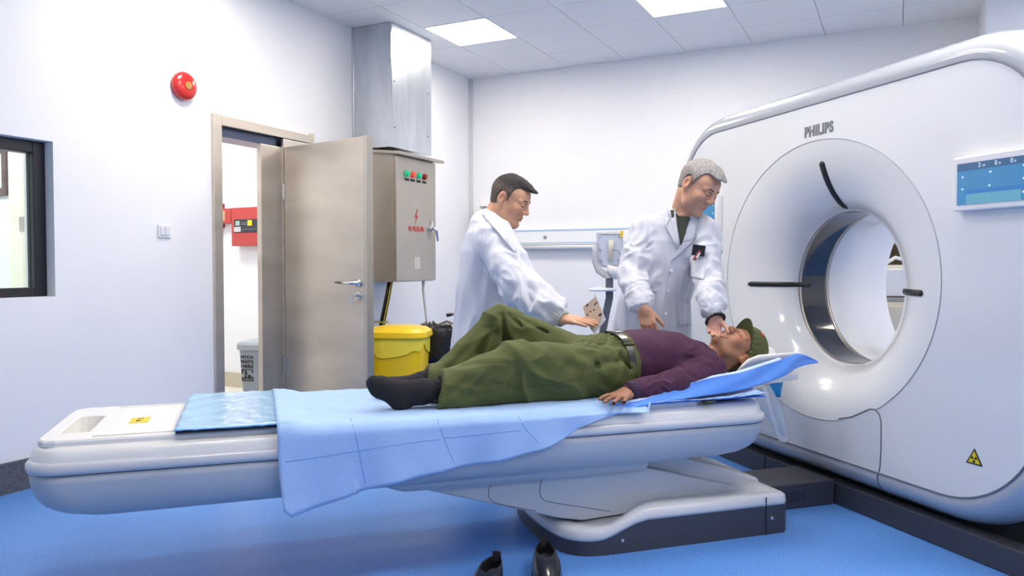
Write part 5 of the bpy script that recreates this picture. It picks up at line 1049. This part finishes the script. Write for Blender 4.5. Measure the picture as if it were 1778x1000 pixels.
def disp1(V, N):
    d = 0.004*wav(V, 0.12, 51, (1.3, 1.3, 0.5)); ax = nrm(wR-eR)
    m, h = near(V, sR*0.4+eR*0.6, eR*0.3+wR*0.7, 0.16); d += m**0.7*0.022*np.clip(ridge(V+np.outer((V-eR)@ax, ax)*-0.45, 0.085, 61), -0.5, 1)
    m, h = near(V, eR+(wR-eR)*0.7, eR+(wR-eR)*0.95, 0.1); d += m*0.014*np.clip(ridge(V-np.outer((V-eR)@ax, ax)*0.6, 0.045, 62), -0.5, 1)
    m, h = near(V, sR, sR*0.4+eR*0.6, 0.15); d += m*0.014*ridge(V, 0.09, 63, (1, 1, 0.6))
    lo = np.clip((1.25-V[:, 2])/0.4, 0, 1); d += lo*0.013*ridge(V, 0.12, 64, (1, 1, 0.22)); return d
V, Q = finish(F, 2, disp1); part('white_coat', (V, Q), COAT, P1, smooth=True); tc_ = bvh(V, Q)
part('coat_collar', ringloft(nb+np.array([0.005, 0, -0.012]), TH1((0, -0.04, -0.07))-nb, [(0.105, -0.035), (0.088, 0.0), (0.079, 0.024), (0.084, 0.027), (0.106, -0.014)], n=40), COAT, P1, smooth=True, solid=0.003)
part('lapel', patch(tc_, 'K', [(848, 366), (886, 408), (880, 424), (838, 374)], 12, 6, 0.008), COAT, P1, smooth=True, solid=0.003)
part('lapel', patch(tc_, 'K', [(886, 408), (898, 436), (894, 440), (880, 424)], 8, 4, 0.008), COAT2, P1, smooth=True, solid=0.003)
seamline(tc_, [(838, 400), (832, 430), (838, 470), (850, 500)], COAT2, P1)
part('cuff', ringloft(eR+(wR-eR)*0.95, wR-eR, [(0.047, -0.035), (0.043, 0.0), (0.038, 0.024), (0.031, 0.024)], n=88, rib=20, ramp=0.0016), mat('cuff_grey', (196, 200, 202), 0.8), P1, smooth=True, solid=0.0015, label='ribbed grey cuff')
F = Fld([(-0.36, 0.15, 0.01)], [(3.7, 4.3, 0.01)], [(0.0, 1.0, 0.012)])
for a, b in zip(hips, ank): F.cap(a, b+np.array([0, 0, -0.02]), 0.105, 0.075, 0.03)
F.poly([((0, 0, 0.045), (0, 0, -1))]); part('trousers', finish(F, 1, lambda V, N: 0.004*ridge(V, 0.09, 3)), PANTS, P1, smooth=True)
F = Fld([(-0.36, 0.2, 0.007)], [(3.75, 4.25, 0.007)], [(-0.01, 0.16, 0.007)])
for b in ank: F.cap(b-np.array([0.03, 0, 0.045]), b+np.array([0.17, 0, -0.052]), 0.048, 0.042, 0.03, flat=((0, 0, 1), 0.8))
F.poly([((0, 0, 0.001), (0, 0, -1))]); part('shoes', finish(F), BLACK, P1, smooth=True)
# leaflet at the fingertips
D = 3.43
t = thing('leaflet', 'tan printed leaflet at the fingertips of the outstretched hand', 'leaflet', K(1030, 560, D), 'K')
qd = lambda pts, dz=0: MB().prism([K(*p, D+dz) for p in pts], (0, 0, 0), (0, 0.0015, 0))
part('card', qd([(1012, 533), (1034, 515), (1047, 545), (1040, 562), (1028, 573), (1020, 562)]), mat('tan_paper', (226, 200, 176), 0.6), t)
part('white_sheet', MB().prism([K(*p, D+0.004) for p in [(1032, 509), (1036, 514), (1052, 555), (1032, 580), (1024, 570)]], (0, 0, 0), (0, 0.001, 0)), mat('paper_white', (238, 238, 242), 0.6), t)
for a in ([(1031, 529), (1037, 523), (1038, 525), (1032, 531)], [(1039, 546), (1044, 543), (1045, 547), (1040, 550)], [(1017, 530), (1021, 527), (1022, 530), (1018, 533)], [(1018, 547), (1021, 544), (1022, 546), (1019, 549)], [(1024, 541), (1026, 539), (1027, 541), (1025, 543)], [(1030, 538), (1032, 536), (1033, 538), (1031, 540)]):
    part('print_mark', MB().prism([K(*p, D-0.0008) for p in a], (0, 0, 0), (0, 0.0006, 0)), mat('print_dark', (70, 66, 74), 0.6), t)

# ---------------------------------------------------------------- the patient lying on the couch (frame G)
PT = thing('person', 'old man in olive cap and purple sweater lying face up on the couch', 'person', (1.3, 2.97, 0.57), 'G')
hc = np.array([2.040, 2.965, 0.712]); Mh = head_frame((-0.13, -0.24, 0.97), (1, 0.02, 0.13)); sc = 1.0
nb = np.array([1.86, 2.965, 0.668]); shN = np.array([1.80, 2.80, 0.645]); shF = np.array([1.80, 3.13, 0.645]); eN = np.array([1.60, 2.735, 0.618]); wN = np.array([1.375, 2.70, 0.603]); eF = np.array([1.58, 3.21, 0.62]); wF = np.array([1.38, 3.2, 0.60])
F = Fld([(0.34, 1.18, 0.01), (1.18, 1.42, 0.003), (1.42, 1.86, 0.009), (1.86, 2.24, 0.003)], [(2.6, 3.35, 0.004)], [(0.55, 0.95, 0.0035)])
THp = head(F, hc, Mh, sc, age=1, beak=1.15)
F.cap(THp((0, -0.035, -0.05)), nb, 0.05, 0.055, 0.03); F.cap(THp((0, 0.04, -0.09)), nb+np.array([0.02, 0, 0.02]), 0.018, 0.03, 0.03)
for s_ in (-0.018, 0.01, 0.03): F.cap(THp((s_+0.05, -0.0, -0.085)), THp((s_+0.025, 0.035, -0.115)), 0.002, 0.002, 0.008, 'sub')
F.loft([(1.28, 2.97, 0.655, 0.14, 0.085), (1.45, 2.97, 0.665, 0.145, 0.10), (1.62, 2.97, 0.672, 0.15, 0.105), (1.76, 2.97, 0.665, 0.16, 0.095), (1.85, 2.965, 0.65, 0.12, 0.065)], 0, 0, 2.3, 0.05)
for a, b, c in ((shN, eN, wN), (shF, eF, wF)): F.cap(a, b, 0.045, 0.036, 0.03); F.cap(b, c, 0.036, 0.026, 0.02)
kN, aN = np.array([0.95, 2.83, 0.725]), np.array([0.60, 2.83, 0.612]); kF, aF = np.array([0.965, 3.07, 0.853]), np.array([0.66, 3.07, 0.618]); hN, hF = np.array([1.36, 2.87, 0.655]), np.array([1.36, 3.06, 0.66])
for h_p, k_p, a_p in ((hN, kN, aN), (hF, kF, aF)): F.cap(h_p, k_p, 0.062, 0.048, 0.04); F.cap(k_p, a_p, 0.046, 0.034, 0.03)
feet = [[(0.585, 2.83, 0.625), (0.50, 2.83, 0.598), (0.425, 2.825, 0.650), (0.392, 2.82, 0.672)], [(0.64, 3.07, 0.62), (0.585, 3.07, 0.598), (0.50, 3.06, 0.612), (0.46, 3.055, 0.622)]]
for a, h_p, b, c in feet: F.cap(h_p, b, 0.026, 0.024, 0.03); F.cap(b, c, 0.022, 0.016, 0.02); F.cap(a, b, 0.028, 0.022, 0.03); F.cap(a, h_p, 0.028, 0.026, 0.03)
F.f[:] = F.f
tipm = GZ(1036, 712, 0.567); hand(F, wN, tipm-wN+np.array([0, -0.004, 0.0]), (0.1, 0.25, -1), -1, 0.93, spread=0.30, each=[(-0.18, 0.25, 0.2), (-0.16, 0.22, 0.2), (-0.14, 0.22, 0.2), (-0.10, 0.2, 0.2)], tdir=(0.75, 0.6, 0.15))
hand(F, wF, (-1, -0.05, -0.05), (0, 0, -1), 1, 0.88, spread=0.2)
V, Q = finish(F); C = skin_cols(V, hc, Mh, sc, (170, 120, 90), (146, 92, 76), shade=0.25, blush=(1.1, 0.92, 0.85))
hm = (V[:, 0] < 1.45); C[hm] = np.array(lin((156, 108, 84)))*(1+0.12*wav(V[hm], 0.02, 4)[:, None])
part('body', (V, Q), SKIN, PT, cols=C, smooth=True); tr = bvh(V, Q)
face_bits(PT, 'G', THp, Mh, tr, mat('brow_grey', (110, 92, 80), 0.8), bw=0.002)
yk = [-0.13, -0.06, -0.03, -0.005, 0.015, 0.03, 0.045, 0.12]; zk = [-0.07, -0.055, -0.035, -0.02, -0.015, 0.02, 0.06, 0.08]
hv, hcN = hair_mesh(hc, Mh, sc, yk, zk, 0.0025, [], (70, 62, 56), (78, 66, 58), seed=25, amp=0.0008)
part('hair', hv, HAIR, PT, cols=hcN, smooth=True, label='cropped grey hair around the ear')
# cap
c = hc; F = Fld([(1.9, 2.3, 0.0035)], [(2.8, 3.13, 0.0035)], [(0.56, 0.9, 0.0035)])
F.ell(THp((0, -0.012, 0.05)), (0.087, 0.108, 0.094), Mh, 0.02); F.ell(THp((0, -0.0, 0.09)), (0.078, 0.092, 0.062), Mh, 0.03)
F.poly([(THp((0, 0.09, 0.052)), -(Mh@nrm(np.array([0, -0.45, 1.0])))), ])
Vc, Qc = finish(F, 2, lambda V, N: 0.003*ridge(V, 0.05, 71)); cp_ = part('cap', (Vc, Qc), CAPG, PT, smooth=True, label='olive cloth cap')
g = []
for a in np.linspace(-1.15, 1.15, 25):
    row = []
    for u in np.linspace(0, 1, 9):
        r = 1+u*0.56*math.cos(a*1.15)**0.7 if abs(a*1.15) < 1.57 else 1
        x = 0.079*math.sin(a)*(1+0.02*u); y = 0.094*math.cos(a)*r+0.004; z = 0.052-0.45*(0.09-0.094*math.cos(a))*0.9+0.014*u*math.cos(a)-0.010*(abs(a)/1.15)**2*u; row.append(THp((x, y-0.006, z)))
    g.append(row)
part('cap_brim', MB().grid(g), mat('brim_dark', (66, 72, 44), 0.85), PT, smooth=True, solid=0.004)
tcap = bvh(Vc, Qc); o_ = THp((-0.13, 0.2, 0.13)); hit = tcap.ray_cast(Vector(o_), Vector(nrm(THp((0.0, 0.0, 0.085))-o_)))
if hit[0] is not None:
    hp = np.array(hit[0]); nn_ = np.array(hit[1]); nn_ = nn_ if nn_@Mh[:, 1] > 0 else -nn_; x_ = nrm(np.cross(nn_, Mh[:, 2])); y_ = np.cross(nn_, x_)*-1
    part('star', MB().prism([hp+nn_*0.001+(0.015 if k_ % 2 == 0 else 0.006)*(math.cos(math.pi/2+k_*math.pi/5)*x_+math.sin(math.pi/2+k_*math.pi/5)*y_) for k_ in range(10)], (0, 0, 0), nn_*0.002), mat('star_red', (190, 70, 40), 0.5), PT, label='small red star')
# trousers
F = Fld([(0.58, 1.52, 0.004)], [(2.62, 3.3, 0.0045)], [(0.54, 0.97, 0.004)])
F.loft([(1.16, 2.965, 0.635, 0.15, 0.085), (1.28, 2.97, 0.66, 0.17, 0.108), (1.38, 2.97, 0.672, 0.176, 0.122), (1.48, 2.97, 0.680, 0.172, 0.130)], 0, 0, 2.5, 0.03)
F.cap(hN, kN, 0.108, 0.084, 0.04, flat=((0, 1, 0), 0.92)); F.cap(kN+np.array([0.0, 0, 0.0]), aN+np.array([0.10, 0, 0.015]), 0.08, 0.078, 0.02); F.cap(aN+np.array([0.10, 0, 0.015]), aN+np.array([0.03, 0, 0.008]), 0.078, 0.083, 0.01)
F.cap(hF, kF, 0.105, 0.082, 0.04); F.cap(kF, aF+np.array([0.08, 0, 0.02]), 0.078, 0.074, 0.02); F.cap(aF+np.array([0.08, 0, 0.02]), aF+np.array([0.01, 0, 0.01]), 0.072, 0.072, 0.01)
F.cap((1.18, 2.85, 0.62), (0.74, 2.83, 0.615), 0.068, 0.064, 0.06); F.cap((1.12, 2.85, 0.66), (0.86, 2.83, 0.655), 0.07, 0.066, 0.05)
F.cap((1.16, 3.06, 0.66), (0.84, 3.07, 0.66), 0.07, 0.06, 0.06); F.cap((1.10, 3.06, 0.72), (0.90, 3.07, 0.74), 0.068, 0.062, 0.05); F.cap((1.16, 3.06, 0.62), (0.8, 3.07, 0.615), 0.064, 0.056, 0.04)
# pressed and pulled folds, cut as grooves
for t_, L_ in ((2.745, [((893, 602), (903, 700), 0.016), ((884, 606), (822, 690), 0.013), ((868, 612), (775, 690), 0.011), ((905, 604), (968, 672), 0.013), ((918, 601), (1020, 645), 0.012), ((1000, 596), (1062, 640), 0.012), ((845, 628), (765, 668), 0.009), ((985, 690), (1075, 668), 0.010), ((925, 690), (990, 640), 0.009)]),
               (3.005, [((872, 548), (878, 602), 0.018), ((862, 548), (832, 615), 0.014), ((850, 552), (782, 640), 0.012), ((884, 546), (925, 590), 0.007), ((898, 546), (965, 588), 0.004)])):
    for a_, b_, r_ in L_: F.cap(GT(*a_, t_-0.006), GT(*b_, t_), 0.003, r_, 0.022, 'sub')
for a_, b_ in ((((1.30, 2.80, 0.775)), (1.40, 2.93, 0.80)), ((1.25, 2.84, 0.755), (1.33, 3.0, 0.79)), ((1.38, 2.80, 0.74), (1.42, 2.80, 0.68)), ((1.28, 2.775, 0.70), (1.40, 2.785, 0.72))): F.cap(a_, b_, 0.009, 0.006, 0.025, 'sub')
# open hems: hollow ends
F.cap(aN+np.array([-0.2, 0, -0.02]), aN+np.array([0.045, 0, 0.0]), 0.058, 0.064, 0.006, 'sub'); F.cap(aF+np.array([-0.2, 0, -0.02]), aF+np.array([0.03, 0, 0.0]), 0.05, 0.056, 0.006, 'sub')
F.poly([((0.635, 2.83, 0.62), (-1, 0, 0.28)), ((0, 0, 0.5665), (0, 0, -1)), ((1.483, 0, 0.68), (1, 0, 0.1))])
def dispT(V, N):
    d = 0.004*wav(V, 0.11, 81); 
    for kp_, hp_, ap_, sd in ((kN, hN, aN, 90), (kF, hF, aF, 95)):
        side = np.clip(1-np.abs(V[:, 1]-kp_[1])/0.14, 0, 1); r = V-kp_; ang = np.arctan2(r[:, 2], r[:, 0]); rad = np.hypot(r[:, 0], r[:, 2])
        m = side*np.clip((rad-0.03)/0.06, 0, 1)*np.clip(1-rad/0.42, 0, 1); d += m**0.8*0.027*(0.75-np.abs(np.sin(ang*3.6+sd+0.5*np.sin(rad*13+sd+V[:, 1]*9)))**0.7*1.5)*np.clip(0.8-N[:, 2], 0.25, 1)
    m, h = near(V, (1.32, 2.85, 0.70), (1.40, 2.97, 0.76), 0.17); d += m*0.02*ridge(V, 0.085, 99, (1, 1, 0.5))
    m, h = near(V, aN+np.array([0.02, 0, 0]), aN+np.array([0.2, 0, 0.03]), 0.13); d += m*0.006*ridge(V, 0.10, 101, (0.3, 1, 1)); return d*np.clip((V[:, 2]-0.562)/0.02, 0, 1)
V, Q = finish(F, 2, dispT); part('trousers', (V, Q), OLIVE, PT, smooth=True, label='loose olive trousers'); tt = bvh(V, Q)
seamline(tt, [(1010, 655), (960, 668), (900, 672), (850, 660)], OLIVED, PT, 0.0012, 0.001, fr='G')
# belt, buckle, belt loops
def girth(s, grow, n=64):
    ct, cz, rt, rz = 2.97, 0.6785, 0.174+grow, 0.1315+grow; e = 2.5
    return [(s-0.02*math.sin(a)*0.5, ct+rt*math.copysign(abs(math.cos(a))**(2/e), math.cos(a)), max(0.5675, cz+rz*math.copysign(abs(math.sin(a))**(2/e), math.sin(a)))) for a in np.linspace(0, 2*math.pi, n, endpoint=False)]
BL = part('belt', MB().loft([girth(1.425, 0.002), girth(1.426, 0.0075), girth(1.457, 0.0075), girth(1.458, 0.002)], cap=False), mat('belt_leather', (36, 32, 36), 0.3, coat=0.3), PT, smooth=False)
part('belt_buckle', MB().box((1.420, 2.915, 0.814), (1.450, 2.965, 0.821)), mat('buckle_grey', (150, 150, 156), 0.3, 0.8), BL, bevel=0.004, label='steel plate buckle')
for a in (2.5, 3.5, 0.7): i_ = int(a/(2*math.pi)*64); pa, pb_ = np.array(girth(1.418, 0.010)[i_]), np.array(girth(1.466, 0.010)[i_]); part('belt_loop', MB().tube([pa, pb_], 0.006, 8), OLIVE, BL, smooth=True)
# sweater
F = Fld([(1.34, 1.98, 0.005)], [(2.62, 3.31, 0.005)], [(0.54, 0.86, 0.0045)])
F.loft([(1.455, 2.97, 0.679, 0.168, 0.128), (1.54, 2.97, 0.685, 0.176, 0.134), (1.64, 2.97, 0.688, 0.18, 0.133), (1.74, 2.97, 0.682, 0.188, 0.122), (1.82, 2.965, 0.668, 0.178, 0.10), (1.87, 2.965, 0.658, 0.13, 0.08), (1.895, 2.965, 0.658, 0.085, 0.07)], 0, 0, 2.4, 0.02)
F.cap(nb+np.array([-0.03, 0, -0.01]), shN, 0.072, 0.07, 0.05); F.cap(nb+np.array([-0.03, 0, -0.01]), shF, 0.072, 0.07, 0.05)
for a, b, c in ((shN, eN, wN), (shF, eF, wF)): F.cap(a, b, 0.068, 0.054, 0.02); F.cap(b, c+(b-c)*0.22, 0.053, 0.046, 0.015); F.cap(c+(b-c)*0.22, c+(b-c)*0.03, 0.044, 0.036, 0.01)
F.cap(THp((0, 0.06, -0.11)), nb+np.array([0.03, 0, 0.02]), 0.02, 0.055, 0.01, 'sub'); F.poly([((0, 0, 0.5665), (0, 0, -1))])
def dispS(V, N):
    d = 0.004*wav(V, 0.10, 111); m, h = near(V, shN*0.6+eN*0.4, eN*0.5+wN*0.5, 0.1); d += m*0.011*ridge(V, 0.06, 113, (1, 1, 1.4)); m, h = near(V, (1.72, 2.83, 0.70), (1.80, 2.85, 0.70), 0.12); d += m*0.008*ridge(V, 0.06, 115); return d*np.clip((V[:, 2]-0.562)/0.02, 0, 1)
V, Q = finish(F, 2, dispS); part('sweater', (V, Q), PURP, PT, smooth=True, label='purple long-sleeved sweater')
part('sweater_cuff', ringloft(wN+(eN-wN)*0.06, wN-eN, [(0.038, -0.035), (0.040, 0.0), (0.037, 0.022), (0.031, 0.022)], n=60, rib=18, ramp=0.0012), mat('cuff_purple', (56, 34, 62), 0.85), PT, smooth=True, solid=0.002)
ca = THp((0, -0.02, -0.09)); part('shirt_collar', ringloft(nb+(ca-nb)*0.1, ca-nb, [(0.075, -0.035), (0.067, 0.0), (0.062, 0.026), (0.066, 0.028), (0.084, -0.02)], n=40), mat('collar_black', (40, 32, 46), 0.85), PT, smooth=True, solid=0.003)
# socks
for i_, (a, h_p, b, c_) in enumerate(feet):
    a, h_p, b, c_ = map(np.array, (a, h_p, b, c_)); y_ = a[1]
    F = Fld([(0.33, 0.72, 0.004)], [(y_-0.08, y_+0.08, 0.004)], [(0.54, 0.73, 0.004)])
    up = a+np.array([0.08, 0, 0.006]); F.cap(up, a, 0.040, 0.039, 0.01); F.cap(a, h_p, 0.039, 0.035, 0.03); F.cap(h_p, b, 0.034, 0.034, 0.03); F.cap(a, b, 0.036, 0.032, 0.03); F.cap(b, c_, 0.033, 0.023, 0.02, flat=((1, 0, -0.6) if i_ == 0 else (0.3, 0, 1), 0.8))
    F.poly([((0, 0, 0.5665), (0, 0, -1))]); part('sock', finish(F, 2, lambda V, N: 0.0015*ridge(V, 0.03, 7)), SOCK, PT, smooth=True)
